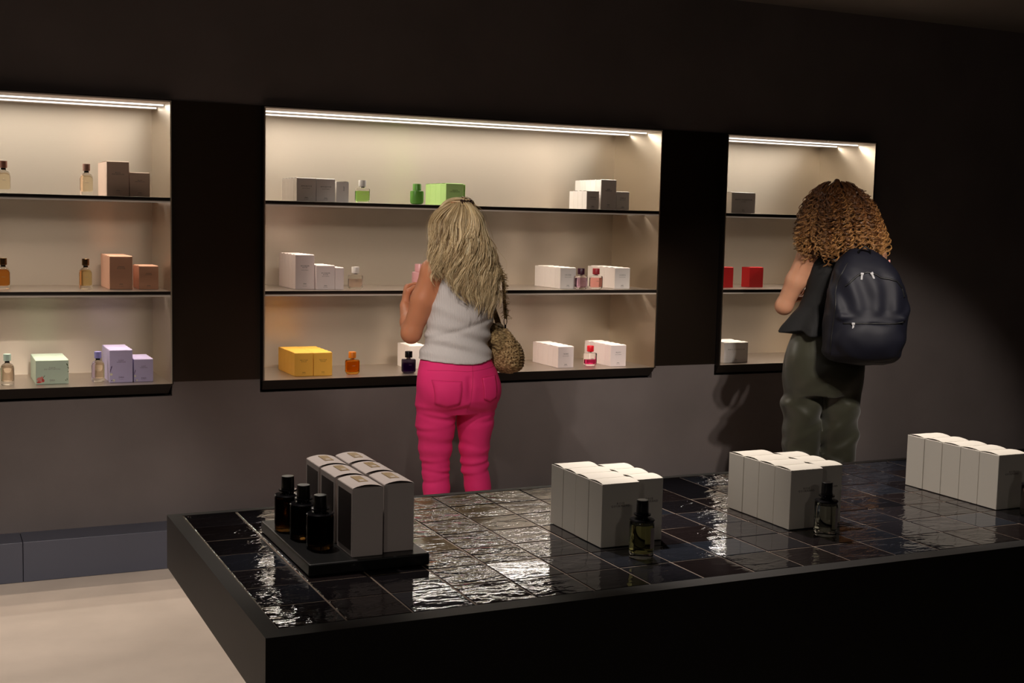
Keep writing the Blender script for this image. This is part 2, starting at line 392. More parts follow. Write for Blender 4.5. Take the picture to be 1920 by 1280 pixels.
grn = box_row(4, 2.372, .094, 5.852, .070, ZS1, .108, c_green, 'bright green', 'behind the blonde hair', g, 'GREEN\nSAVANNAH', ink_green)
B = empty('perfume_box', (2.468, 5.90, ZS1+.0004), label='bright green perfume box standing apart at the right of its row', cat='box', group=g)
link(bpy.data.objects.new('carton', CART[(.094, .07, .108, c_green.name)][0]), B); l = link(bpy.data.objects.new('lid_flap', CART[(.094, .07, .108, c_green.name)][1]), B); l.location = (0, 0, .108)
B.scale = (.3, 1, .985)
box_row(4, 3.165, .074, 5.845, .048, ZS1, .0945, c_warm, 'small white', 'left of tall boxes, middle niche', g, 'VANILLA', None, sub='EAU DE TOILETTE', tsize=.0075)
box_row(5, 3.2625, .0925, 5.868, .058, ZS1, .157, c_warm, 'tall white', 'right part of middle niche top shelf', g, 'RED\nVANILLA', None)
box_row(3, 3.358, .078, 5.868, .052, ZS1, .096, c_warm, 'small white', 'right end of middle niche top shelf', g, 'VANILLA', None, sub='EAU DE TOILETTE', tsize=.0075)
g = 'boxes on the middle shelf of the middle niche'
box_row(5, 1.623, .0935, 5.911, .060, ZS2, .165, c_pinkw, 'tall pinkish white', 'left end of middle niche', g, 'WONDER\nROSE', None, sub='EAU DE PARFUM')
box_row(4, 1.7185, .092, 5.882, .055, ZS2, .115, c_pinkw, 'medium pinkish white', 'beside the tall ones, middle niche', g, 'WONDER\nROSE', None, sub='EAU DE PARFUM')
box_row(3, 1.8125, .043, 5.880, .045, ZS2, .105, c_pinkw, 'narrow pinkish white', 'left of pale pink bottle', g)
box_row(5, 3.046, .0935, 5.893, .060, ZS2, .110, c_warm, 'white', 'left of the purple bottle', g, 'ORCHID', None, sub='EAU DE TOILETTE')
box_row(5, 3.370, .0935, 5.882, .060, ZS2, .111, c_warm, 'white', 'right of red capped bottle, middle shelf', g, 'COSMOS', None, sub='EAU DE TOILETTE', jit=.001)
g = 'boxes on the bottom shelf of the middle niche'
box_row(5, 1.620, .0925, 5.905, .060, ZB, .1125, c_yel, 'yellow', 'left column beside orange bottle', g, 'NECTAR\nGOLD', ink_brown)
box_row(5, 1.7145, .0925, 5.900, .060, ZB, .1125, c_yel, 'yellow', 'right column beside orange bottle', g, 'NECTAR\nGOLD', ink_brown)
box_row(3, 2.262, .094, 6.04, .060, ZB, .120, c_warm, 'white', 'behind the black bottle', g)
box_row(5, 3.047, .0935, 5.896, .060, ZB, .112, c_pinkw, 'pinkish white', 'right of the straw bag', g, 'FEMME', None, sub='EAU DE TOILETTE', jit=.001)
box_row(5, 3.364, .0965, 5.891, .058, ZB, .113, c_pinkw, 'pinkish white', 'right of red capped bottle, bottom shelf', g, 'FRUITY', None, sub='EAU DE TOILETTE', jit=.001)
# right niche
g = 'boxes in the right niche'
box_row(3, 4.083, .160, 5.850, .060, ZS1, .115, c_white, 'wide white', 'top shelf of right niche', g, 'WHITE COLLECTION', None, sub='EAU DE PARFUM', tsize=.010)
box_row(1, 4.078, .120, 5.969, .090, ZS2, .114, c_red, 'red', 'at the left jamb of the right niche', g)
B = box_row(1, 4.321, .095, 5.982, .080, ZS2, .114, c_red, 'red', 'standing alone left of the curly haired woman', g)[0]
box_row(3, 4.088, .163, 5.872, .065, ZB, .115, c_white, 'wide white', 'bottom shelf of right niche', g, 'WHITE COLLECTION', ink_soft, tsize=.010, brand=1)

# ------------------------------------------------------------------ bottles
g_clear = glass('clear_glass', (250, 250, 246))
def bottle_A(x, y, z, liq, cap, capname, label, group):
    """rounded shoulder bottle with black neck"""
    B = empty('perfume_bottle', (x, y, z+.0004), label=label, cat='bottle', group=group)
    prof = [(.021, 0), (.0275, .003), (.0285, .012), (.0285, .075), (.026, .085), (.020, .0925), (.011, .097), (.0095, .099)]
    autosmooth(MB().lathe(prof, 24, 2.6, 1, .62).build('glass_body', g_clear, B))
    autosmooth(MB().lathe([(.018, .016), (.0235, .019), (.0245, .026), (.0245, .073), (.021, .082), (.014, .087)], 20, 2.6, 1, .56).build('liquid', liq, B))
    autosmooth(MB().lathe([(.0105, .0993), (.0105, .1075)], 16).build('neck', m_neck, B))
    autosmooth(MB().lathe([(.0150, .1078), (.0160, .109), (.0160, .137), (.0150, .138)], 24).build('cap', cap, B))
    text('ZARA', .006, ink_soft, B, (0, -.0182, .055), name='brand_lettering')
    return B
def bottle_B(x, y, z, liq, cap, label, group, level=.060, body=None, rz=0, s=1.0):
    """square faceted bottle with cylinder cap"""
    B = empty('perfume_bottle', (x, y, z+.0004), R(rz), label=label, cat='bottle', group=group)
    autosmooth(MB().lathe([(.026, 0), (.031, .004), (.035, .010), (.035, .064), (.032, .070), (.012, .0715), (.0105, .073)], 16, 3.4, 1, .72, R(11.25)).build('glass_body', body or g_clear, B), 25)
    if liq: autosmooth(MB().lathe([(.024, .010), (.0305, .014), (.0305, level-.003), (.029, level)], 16, 3.4, 1, .68, R(11.25)).build('liquid', liq, B), 25)
    autosmooth(MB().lathe([(.011, .0735), (.011, .0775)], 16).build('collar', m_silver, B))
    autosmooth(MB().lathe([(.0175, .078), (.0190, .0795), (.0190, .107), (.0178, .1095), (.010, .1098)], 24).build('cap', cap, B))
    if liq: text('ZARA', .006, ink_soft, B, (0, -.0258, .042), name='brand_lettering')
    B.scale = (s, s, s)
    return B
def bottle_C(x, y, z, body, cap, label, group, s=1):
    """opaque rounded flask"""
    B = empty('perfume_bottle', (x, y, z+.0004), label=label, cat='bottle', group=group)
    autosmooth(MB().lathe([(.022, 0), (.0305, .006), (.0335, .016), (.0335, .058), (.0325, .0655), (.030, .067), (.019, .0675)], 28, 2.4, 1, .8).build('flask', body, B))
    autosmooth(MB().lathe([(.0205, .068), (.0213, .069), (.0213, .100), (.0203, .1015), (.01, .1018)], 24).build('cap', cap, B))
    B.scale = (s, s, s)
    return B
m_neck = mat('black_neck', (14, 12, 12), .25); m_silver = mat('silver_metal', (205, 205, 205), .2, 1)
cap_br = mat('brown_cap', (150, 100, 82), .45); cap_br2 = mat('light_brown_cap', (176, 132, 116), .45)
cap_bronze = mat('bronze_cap', (120, 92, 60), .22, .9); cap_mint = mat('mint_cap', (190, 216, 202), .4); cap_lav = mat('lavender_cap', (140, 134, 196), .4)
cap_white = mat('white_cap', (226, 222, 216), .35); cap_orange = mat('orange_cap', (200, 112, 24), .35); cap_blk = mat('black_cap', (10, 9, 12), .2)
cap_plum = mat('plum_cap', (66, 20, 44), .3); cap_red = mat('dull_red_cap', (178, 52, 60), .3); cap_red2 = mat('bright_red_cap', (214, 20, 40), .3)
p_green = mat('green_enamel', (98, 160, 62), .35); p_pink = mat('pink_enamel', (240, 176, 176), .35)
q_champ = glass('champagne_liquid', (248, 236, 212), .0, 1.12); q_amber = glass('amber_liquid', (226, 150, 70), .0, 1.12); q_gold = glass('gold_liquid', (242, 220, 166), .0, 1.12)
q_pale = glass('pale_liquid', (242, 228, 214), .0, 1.12); q_lime = glass('lime_liquid', (178, 226, 130), .0, 1.12); q_rose = glass('pale_rose_liquid', (251, 234, 228), .0, 1.12)
q_orange = glass('orange_liquid', (240, 156, 24), .0, 1.12); q_violet = glass('violet_liquid', (120, 20, 170), .0, 1.12); q_pur = glass('mauve_liquid', (228, 190, 224), .0, 1.12)
q_red = glass('pink_liquid', (250, 180, 176), .0, 1.12); q_hot = glass('hot_pink_liquid', (240, 60, 130), .0, 1.12); g_smoke = glass('smoky_black_glass', (60, 50, 66))
g_org = glass('orange_glass', (250, 190, 90))
gl = 'perfume bottles in the left niche'; gm = 'perfume bottles in the middle niche'
bottle_A(.324, 5.869, ZS1, q_champ, cap_br, 'brown', 'clear bottle with brown cap at the left photo edge, top shelf', gl)
bottle_A(.665, 5.869, ZS1, q_champ, cap_br2, 'light brown', 'clear bottle with light brown cap left of the blush boxes', gl)
bottle_A(.323, 5.985, ZS2, q_amber, cap_bronze, 'bronze', 'amber bottle with bronze cap at the left photo edge, middle shelf', gl)
bottle_A(.669, 5.972, ZS2, q_gold, cap_bronze, 'bronze', 'golden bottle with bronze cap left of the peach boxes', gl)
bottle_A(.331, 5.940, ZB, q_pale, cap_mint, 'mint', 'clear bottle with mint cap left of the mint green boxes', gl)
bottle_A(.717, 5.958, ZB, q_pale, cap_lav, 'lavender', 'clear bottle with lavender cap left of the lavender boxes', gl)
bottle_B(1.942, 5.872, ZS1, q_lime, cap_white, 'square bottle of light green perfume with white cap', gm, .058)
bottle_C(2.227, 5.878, ZS1, p_green, p_green, 'opaque green bottle with green cap left of the green boxes', gm)
bottle_B(1.928, 5.924, ZS2, q_rose, cap_white, 'square bottle of pale pink perfume with white cap', gm, .05)
bottle_B(3.159, 5.872, ZS2, q_pur, cap_plum, 'mauve bottle with dark plum cap on the middle shelf', gm, .06, rz=8)
bottle_B(3.248, 5.870, ZS2, q_red, cap_red, 'pink bottle with dull red cap on the middle shelf', gm, .06, rz=-6)
bottle_B(1.922, 5.940, ZB, q_orange, cap_orange, 'orange bottle with orange cap right of the yellow boxes', gm, .063, g_org)
bottle_B(2.206, 5.904, ZB, q_violet, cap_blk, 'black and violet bottle with black cap behind the pink trousers', gm, .05, g_smoke)
bottle_B(3.271, 5.950, ZB, q_hot, cap_red2, 'clear and hot pink bottle with bright red cap, bottom shelf', gm, .035)

# ------------------------------------------------------------------ display table with glazed tiles
TX0, TY0, TY1, TZ = .5028, 2.0018, 2.9301, .9
P = .1232; NX, NY = 25, 7
gx0, gy0 = .5345, 2.0445
TX1 = gx0+NX*P+.0315
T = empty('display_table', (TX0, TY0, 0), label='long black display table topped with glossy dark glazed tiles', cat='table')
Lx = lambda x: x-TX0; Ly = lambda y: y-TY0
wx, wy = TX1-TX0, TY1-TY0
rim = MB()
rim.box((0, 0, TZ-.1243), (wx, wy, TZ-.012))
rim.box((0, 0, TZ-.012), (Lx(gx0)-.001, wy, TZ)); rim.box((Lx(gx0+NX*P)+.001, 0, TZ-.012), (wx, wy, TZ))
rim.box((Lx(gx0)-.001, 0, TZ-.012), (Lx(gx0+NX*P)+.001, Ly(gy0)-.001, TZ)); rim.box((Lx(gx0)-.001, Ly(gy0+NY*P)+.001, TZ-.012), (Lx(gx0+NX*P)+.001, wy, TZ))
rim.build('tabletop_frame', m_black, T)
m_grout = mat('sandy_grout', (118, 102, 88), .5)
MB().box((Lx(gx0)-.0005, Ly(gy0)-.0005, TZ-.0118), (Lx(gx0+NX*P)+.0005, Ly(gy0+NY*P)+.0005, TZ-.0014)).build('grout_bed', m_grout, T)
MB().box((.30, .006, 0.001), (wx-.30, wy-.12, TZ-.1245)).build('table_base', m_black, T)
def tile_material():
    m, nt, b = new_mat('dark_glazed_tile')
    b.inputs['Roughness'].default_value = .04; b.inputs['Specular IOR Level'].default_value = .75
    oi = nt.nodes.new('ShaderNodeObjectInfo')
    cr = nt.nodes.new('ShaderNodeValToRGB'); e0, e1 = cr.color_ramp.elements
    e0.color = (*lin((20, 20, 24)), 1); e1.color = (*lin((34, 38, 46)), 1)
    k = cr.color_ramp.elements.new(.5); k.color = (*lin((30, 24, 24)), 1)
    nt.links.new(oi.outputs['Random'], cr.inputs[0]); nt.links.new(cr.outputs[0], b.inputs['Base Color'])
    tc = nt.nodes.new('ShaderNodeTexCoord'); ad = nt.nodes.new('ShaderNodeVectorMath'); ad.operation = 'MULTIPLY_ADD'
    sc = nt.nodes.new('ShaderNodeVectorMath'); sc.operation = 'SCALE'; sc.inputs[0].default_value = (31, 57, 13)
    nt.links.new(oi.outputs['Random'], sc.inputs['Scale'])
    mp = nt.nodes.new('ShaderNodeMapping'); mp.inputs['Scale'].default_value = (14, 26, 10)
    nt.links.new(tc.outputs['Object'], mp.inputs[0])
    a2 = nt.nodes.new('ShaderNodeVectorMath'); a2.operation = 'ADD'
    nt.links.new(mp.outputs[0], a2.inputs[0]); nt.links.new(sc.outputs[0], a2.inputs[1])
    n1 = nt.nodes.new('ShaderNodeTexNoise'); n1.inputs['Scale'].default_value = 1.0; n1.inputs['Detail'].default_value = 3; n1.inputs['Distortion'].default_value = .8
    n2 = nt.nodes.new('ShaderNodeTexNoise'); n2.inputs['Scale'].default_value = 5.0; n2.inputs['Detail'].default_value = 2
    nt.links.new(a2.outputs[0], n1.inputs['Vector']); nt.links.new(a2.outputs[0], n2.inputs['Vector'])
    mx = nt.nodes.new('ShaderNodeMath'); mx.operation = 'MULTIPLY_ADD'; mx.inputs[1].default_value = .12
    nt.links.new(n2.outputs['Fac'], mx.inputs[0]); nt.links.new(n1.outputs['Fac'], mx.inputs[2])
    bu = nt.nodes.new('ShaderNodeBump'); bu.inputs['Distance'].default_value = .0045
    mr = nt.nodes.new('ShaderNodeMapRange'); mr.inputs['To Min'].default_value = .05; mr.inputs['To Max'].default_value = .8
    fr = nt.nodes.new('ShaderNodeMath'); fr.operation = 'FRACT'; ml = nt.nodes.new('ShaderNodeMath'); ml.operation = 'MULTIPLY'; ml.inputs[1].default_value = 7.31
    nt.links.new(oi.outputs['Random'], ml.inputs[0]); nt.links.new(ml.outputs[0], fr.inputs[0]); nt.links.new(fr.outputs[0], mr.inputs['Value'])
    nt.links.new(mr.outputs[0], bu.inputs['Strength']); nt.links.new(mx.outputs[0], bu.inputs['Height']); nt.links.new(bu.outputs['Normal'], b.inputs['Normal'])
    return m
m_tile = tile_material()
def tile_mesh(seed):
    r = random.Random(seed); h = (P-.0022)/2; h2 = h-.0022
    j = lambda a=.0004: r.uniform(-a, a)
    def ring(q, z, jz=.0): return [(-q+j(), -q+j(), z+j(jz)), (q+j(), -q+j(), z+j(jz)), (q+j(), q+j(), z+j(jz)), (-q+j(), q+j(), z+j(jz))]
    v = ring(h, -.009)+ring(h, -.0016)+ring(h2, .0, .00025)
    f = [(3, 2, 1, 0), (8, 9, 10, 11)]
    for b in (0, 4):
        f += [(b+k, b+(k+1) % 4, b+4+(k+1) % 4, b+4+k) for k in range(4)]
    me = bpy.data.meshes.new('tile'); me.from_pydata(v, [], f); me.materials.append(m_tile); return me
TM = [tile_mesh(s) for s in range(8)]
for i in range(NX):
    for j in range(NY):
        o = link(bpy.data.objects.new('tile', TM[rnd.randrange(8)]), T)
        o.location = (Lx(gx0+(i+.5)*P), Ly(gy0+(j+.5)*P), TZ+rnd.uniform(-.0004, .0))
        o.rotation_euler = (R(rnd.gauss(0, .12)), R(rnd.gauss(0, .12)), 0)

# tray with bottles and boxes
tr = MB().box((.667, 2.318, TZ+.0011), (.918, 2.70, TZ+.0255)).build('display_tray', m_tray, bevel=.003, seg=2)
tag(tr, 'low black tray at the left end of the tiled table', 'tray')
TT = TZ+.0256
c_tray = card('tray_box_card', (196, 184, 178)); c_lab = mat('dark_label_card', (44, 34, 32), .5); c_gold = mat('gold_label', (150, 118, 62), .35, .5)
for r_, (yy) in enumerate((2.338, 2.455, 2.571)):
    for c_, (xx) in enumerate((.7600, .8315)):
        y2 = yy+(.014 if c_ else 0)
        lab = f"gold-labelled perfume box on the black tray, {['front', 'middle', 'back'][r_]} row, {['left', 'right'][c_]} side"
        W_, D_, H_ = .064, .101, .139
        B = empty('perfume_box', (xx+rnd.uniform(-.0006, .0006), y2, TT), R(rnd.uniform(-.6, .6)), label=lab, cat='box', group='boxes on the black tray')
        key = ('tray',)
        if key not in CART:
            CART[key] = (carton_mesh('carton', W_, D_, H_, c_tray), lid_mesh('lid_flap', W_, D_, c_tray, .006, 'x'))
            CART['lab'] = MB().box((-.0008, .010, .012), (.0, D_-.010, H_-.012))
            CART['gold'] = MB().box((.022, .030, 0), (.042, .085, .0006))
        link(bpy.data.objects.new('carton', CART[key][0]), B)
        l = link(bpy.data.objects.new('lid_flap', CART[key][1]), B); l.location = (0, 0, H_)
        CART['lab'].build('dark_side_label', c_lab, B)
        gq = CART['gold'].build('gold_label', c_gold, B); gq.location = (0, 0, H_+.0062)
        prints_ = MB().box((.027, .036, .0006), (.037, .048, .0009)).build('label_emblem', c_tray, gq)
def bottle_T(x, y, z, liq, body, label, group, label_card=True, s=1.0):
    """table bottle: cylinder of glass, flared black collar, black cap"""
    B = empty('perfume_bottle', (x, y, z+.0004), label=label, cat='bottle', group=group)
    autosmooth(MB().lathe([(.0225, 0), (.0258, .003), (.0262, .010), (.0262, .074), (.0250, .0772), (.012, .078)], 32).build('glass_body', body, B))
    autosmooth(MB().lathe([(.020, .011), (.0232, .014), (.0232, .068), (.022, .070)], 28).build('liquid', liq, B))
    autosmooth(MB().lathe([(.0262, .0783), (.0268, .0795), (.0250, .0815), (.0135, .084)], 32).build('shoulder_ring', cap_blk, B))
    autosmooth(MB().lathe([(.0125, .0842), (.0125, .089), (.0180, .0895), (.0180, .0925), (.0128, .093)], 28).build('collar', cap_blk, B))
    autosmooth(MB().lathe([(.0128, .0932), (.0132, .0940), (.0125, .1215), (.0118, .1222)], 28).build('cap', m_cap_t, B))
    if label_card:
        v = []; n = 8
        for k in range(n+1):
            a = R(-78+k*9.0); v += [(.0268*math.cos(a), .0268*math.sin(a), .022), (.0268*math.cos(a), .0268*math.sin(a), .066)]
        mesh_obj('paper_label', v, [(2*k, 2*k+2, 2*k+3, 2*k+1) for k in range(n)], card_lab, B, True)
    B.scale = (s, s, s)
    return B
m_cap_t = mat('black_cap_satin', (16, 14, 13), .3, spec=.6); card_lab = mat('grey_paper_label', (150, 138, 136), .6)
q_olive = glass('olive_liquid', (232, 232, 160), .0, 1.12); q_clear = glass('nearly_clear_liquid', (236, 238, 222), .0, 1.12)
g_brown = glass('brown_glass', (74, 54, 26)); q_brown = glass('brown_liquid', (96, 66, 14), .0, 1.12)
gt = 'table bottles'
bottle_T(1.357, 2.222, TZ+.0004, q_olive, g_clear, 'olive green bottle with black cap in front of the first white box stack', gt)
bottle_T(1.854, 2.238, TZ+.0004, q_clear, g_clear, 'clear bottle with black cap in front of the second white box stack', gt)
bottle_T(2.470, 2.212, TZ+.0004, q_clear, g_clear, 'clear bottle with black cap at the right photo edge', gt)
gt = 'dark bottles on the black tray'
bottle_T(.700, 2.600, TT, q_brown, g_brown, 'dark amber bottle at the back of the black tray', gt, False, 1.05).scale = (1.07, 1.07, .96)
bottle_T(.712, 2.520, TT, q_brown, g_brown, 'dark amber bottle in the middle of the black tray', gt, False, 1.05).scale = (1.07, 1.07, .93)
bottle_T(.7225, 2.432, TT, q_brown, g_brown, 'dark amber bottle at the front of the black tray', gt, False, 1.05).scale = (1.07, 1.07, .90)
# stacks of white boxes on the table
g = 'white boxes on the tiled table'
TZ1 = TZ+.0008
def table_row(n, x, y, word, rd, W=.0915, Dp=.0600, H=.1385, title=True):
    return box_row(n, x, W, y, Dp, TZ1, H, c_tab, word, rd, g, 'ROSE\nGOURMAND' if title else None, ink_soft, gap=.0009, brand=0, jit=.0006, rise=.0035, tsize=.007)
table_row(4, 1.310, 2.311, 'white', 'left column of stack nearest tray')
table_row(3, 1.4035, 2.330, 'white', 'right column of stack nearest tray', W=.070)
table_row(4, 1.802, 2.302, 'white', 'left column of middle table stack', Dp=.0612)
table_row(3, 1.8955, 2.322, 'white', 'right column of middle table stack', W=.072)
table_row(5, 2.434, 2.290, 'white', 'stack at right end of table', Dp=.0640, W=.094)
# ------------------------------------------------------------------ implicit surfaces
class Field:
    def __init__(s, lo, hi, h):
        s.lo = np.array(lo, float); s.h = h
        s.n = np.ceil((np.array(hi)-s.lo)/h).astype(int)+1
        s.F = np.full(s.n, 1.0, np.float32)
        s.ax = [(s.lo[i]+np.arange(s.n[i])*h).astype(np.float32) for i in range(3)]
    def block(s, lo, hi):
        a = [max(0, int((lo[i]-s.lo[i])/s.h)) for i in range(3)]; b = [min(s.n[i], int((hi[i]-s.lo[i])/s.h)+2) for i in range(3)]
        sl = tuple(slice(a[i], b[i]) for i in range(3))
        if any(b[i] <= a[i] for i in range(3)): return None, None
        return sl, np.meshgrid(*[s.ax[i][sl[i]] for i in range(3)], indexing='ij')
    def add(s, d, sl, k):
        A = s.F[sl]
        if k > 0:
            hh = np.maximum(k-np.abs(A-d), 0)/k; s.F[sl] = np.minimum(A, d)-hh*hh*k*.25
        else: s.F[sl] = np.minimum(A, d)
    def sub(s, d, sl, k=.01):
        A = s.F[sl]; d = -d; hh = np.maximum(k-np.abs(A-d), 0)/k; s.F[sl] = np.maximum(A, d)+hh*hh*k*.25
    def cap(s, a, b, ra, rb, k=.02, flat=None, sub=False):
        a = np.array(a, float); b = np.array(b, float); r = max(ra, rb); pad = r+k+3*s.h
        if flat: pad = max(pad, r*max(1, flat[1])+k+3*s.h)
        sl, G = s.block(np.minimum(a, b)-pad, np.maximum(a, b)+pad)
        if sl is None: return
        ab = b-a; L = ab@ab+1e-12
        t = np.clip(sum((G[i]-a[i])*ab[i] for i in range(3))/L, 0, 1)
        v = [G[i]-a[i]-t*ab[i] for i in range(3)]; q = 1
        if flat:
            ax = np.array(flat[0], float); ax /= np.linalg.norm(ax); q = flat[1]
            c = sum(v[i]*ax[i] for i in range(3))*(1/q-1); v = [v[i]+c*ax[i] for i in range(3)]
        d = (np.sqrt(v[0]**2+v[1]**2+v[2]**2)-(ra+(rb-ra)*t))*min(1, q)
        (s.sub if sub else s.add)(d.astype(np.float32), sl, k)
    def ell(s, c, r, k=.02, rot=None, sub=False):
        c = np.array(c, float); pad = max(r)+k+3*s.h
        sl, G = s.block(c-pad, c+pad)
        if sl is None: return
        D = [G[i]-c[i] for i in range(3)]
        if rot is not None: D = [sum(rot[i][j]*D[j] for j in range(3)) for i in range(3)]
        q = np.sqrt(sum((D[i]/r[i])**2 for i in range(3)))
        g = np.sqrt(sum((D[i]/r[i]**2)**2 for i in range(3)))+1e-6
        d = q*(q-1)/g
        (s.sub if sub else s.add)(d.astype(np.float32), sl, k)
    def gc(s, keys, k=.02, off=0, sup=2.0, cap=.0):
        """stacked ellipses: keys rows (z, cx, cy, a, b)"""
        K = np.array(keys, float); z0, z1 = K[0, 0], K[-1, 0]; pad = k+3*s.h+off
        sl, G = s.block((K[:, 1].min()-K[:, 3].max()-pad, K[:, 2].min()-K[:, 4].max()-pad, z0-pad), (K[:, 1].max()+K[:, 3].max()+pad, K[:, 2].max()+K[:, 4].max()+pad, z1+pad))
        zz = s.ax[2][sl[2]]; f = []
        for c in range(1, 5):
            m = smooth_interp(zz, K[:, 0], K[:, c]); f.append(m[None, None, :])
        a, b = f[2]+off, f[3]+off
        x = np.abs(G[0]-f[0])/a; y = np.abs(G[1]-f[1])/b
        q = (x**sup+y**sup)**(1/sup)
        d = (q-1)*np.minimum(a, b)*.95
        zc = np.maximum(z0-off*cap-G[2], G[2]-z1-off*cap)
        d = np.maximum(d, zc)
        s.add(d.astype(np.float32), sl, k)
    def crop(s, fn):
        G = np.meshgrid(*s.ax, indexing='ij'); s.F = np.maximum(s.F, fn(*G)).astype(np.float32)
    def displace(s, fn):
        m = np.abs(s.F) < .06; idx = np.nonzero(m)
        x, y, z = (s.ax[i][idx[i]] for i in range(3)); s.F[m] += fn(x, y, z).astype(np.float32)
    def mesh(s):
        F = s.F; h = s.h; F[0] = F[-1] = 1; F[:, 0] = F[:, -1] = 1; F[:, :, 0] = F[:, :, -1] = 1
        S = F < 0; nx, ny, nz = F.shape
        c = np.zeros((nx-1, ny-1, nz-1), np.uint8)
        for i in (0, 1):
            for j in (0, 1):
                for k in (0, 1): c += S[i:nx-1+i, j:ny-1+j, k:nz-1+k]
        I, J, K = np.nonzero((c > 0) & (c < 8)); idx = np.full(c.shape, -1, np.int64); idx[I, J, K] = np.arange(len(I))
        acc = np.zeros((len(I), 3)); cnt = np.zeros(len(I))
        cor = [(a, b, d) for a in (0, 1) for b in (0, 1) for d in (0, 1)]
        for p in cor:
            for ax in range(3):
                if p[ax] == 0:
                    q = list(p); q[ax] = 1
                    f0 = F[I+p[0], J+p[1], K+p[2]].astype(float); f1 = F[I+q[0], J+q[1], K+q[2]].astype(float)
                    m = (f0 < 0) != (f1 < 0); t = np.where(m, f0/(f0-f1+1e-20), 0)
                    P = np.stack([np.full(len(I), float(v)) for v in p], 1); P[:, ax] += t
                    acc += P*m[:, None]; cnt += m
        V = (np.stack([I, J, K], 1)+acc/cnt[:, None])*h+s.lo
        Q = []
        for ax in range(3):
            a, b = [(1, 2), (2, 0), (0, 1)][ax]
            sl0 = [slice(None)]*3; sl1 = [slice(None)]*3; sl0[ax] = slice(0, -1); sl1[ax] = slice(1, None)
            A, B = S[tuple(sl0)], S[tuple(sl1)]
            E = np.stack(np.nonzero(A != B), 1); E = E[(E[:, a] > 0) & (E[:, b] > 0) & (E[:, a] < F.shape[a]-1) & (E[:, b] < F.shape[b]-1)]
            ins = A[E[:, 0], E[:, 1], E[:, 2]]
            def at(da, db):
                T = E.copy(); T[:, a] -= da; T[:, b] -= db; return idx[T[:, 0], T[:, 1], T[:, 2]]
            q = np.stack([at(1, 1), at(0, 1), at(0, 0), at(1, 0)], 1)
            q[~ins] = q[~ins][:, ::-1]; Q.append(q)
        return V, np.concatenate(Q)
def smooth_interp(x, xp, fp):
    """monotone cubic (pchip like) interpolation"""
    xp = np.asarray(xp, float); fp = np.asarray(fp, float); hk = np.diff(xp); dl = np.diff(fp)/hk
    m = np.zeros(len(xp)); m[1:-1] = np.where(dl[:-1]*dl[1:] > 0, 2*dl[:-1]*dl[1:]/(dl[:-1]+dl[1:]+1e-12), 0); m[0] = dl[0]; m[-1] = dl[-1]
    xc = np.clip(x, xp[0], xp[-1]); i = np.clip(np.searchsorted(xp, xc)-1, 0, len(hk)-1); t = (xc-xp[i])/hk[i]
    return (2*t**3-3*t**2+1)*fp[i]+(t**3-2*t**2+t)*hk[i]*m[i]+(-2*t**3+3*t**2)*fp[i+1]+(t**3-t**2)*hk[i]*m[i+1]
def V3(*a): return np.array(a, float)
def nrm(v): v = np.array(v, float); return v/np.linalg.norm(v)
def hand(F, wrist, fdir, pdir, curl, thumb_side, size=1.0, thumb_curl=.5):
    """wrist position, finger direction, palm normal (towards what is held), curl per joint (rad), thumb side vector sign"""
    f = nrm(fdir); p = nrm(pdir-f*np.dot(pdir, f)); sd = np.cross(f, p)*thumb_side
    S = size; W = V3(*wrist)
    tips = []
    F.cap(W, W+f*.045*S, .021*S, .026*S, .012, flat=(p, .62)); F.cap(W+f*.035*S, W+f*.080*S, .031*S, .037*S, .012, flat=(p, .42))
    for i, (o, L) in enumerate(((.027, .068), (.0095, .076), (-.009, .070), (-.0265, .055))):
        b = W+f*.072*S+sd*o*S; d = f; a = b-f*.02*S; F.cap(a, b, .0095*S, .0095*S, .006)
        segs = (.45, .30, .25); r = (.0088, .0080, .0072, .0062)
        dd = f; pp = p
        for j, q in enumerate(segs):
            c = curl*(1+.12*i) if j else curl*.8
            dd, pp = dd*math.cos(c)+pp*math.sin(c), pp*math.cos(c)-dd*math.sin(c)
            e = b+dd*L*q*S; F.cap(b, e, r[j]*S, r[j+1]*S, .004); b = e
        tips.append((b, dd, -pp))
    b = W+f*.022*S+sd*.024*S; d1 = nrm(f*.55+sd*.75+p*.3)
    e = b+d1*.035*S; F.cap(W+f*.015*S+sd*.008*S, e, .0155*S, .0118*S, .01)
    d2 = nrm(f*.85+sd*.1+p*(.35+thumb_curl)); e2 = e+d2*.030*S; F.cap(e, e2, .0115*S, .0095*S, .005)
    d3 = nrm(f*.6-sd*.25+p*(.5+thumb_curl)); e3 = e2+d3*.023*S; F.cap(e2, e3, .0095*S, .0070*S, .004)
    tips.append((e3, d3, nrm(sd-d3*np.dot(sd, d3))))
    return tips
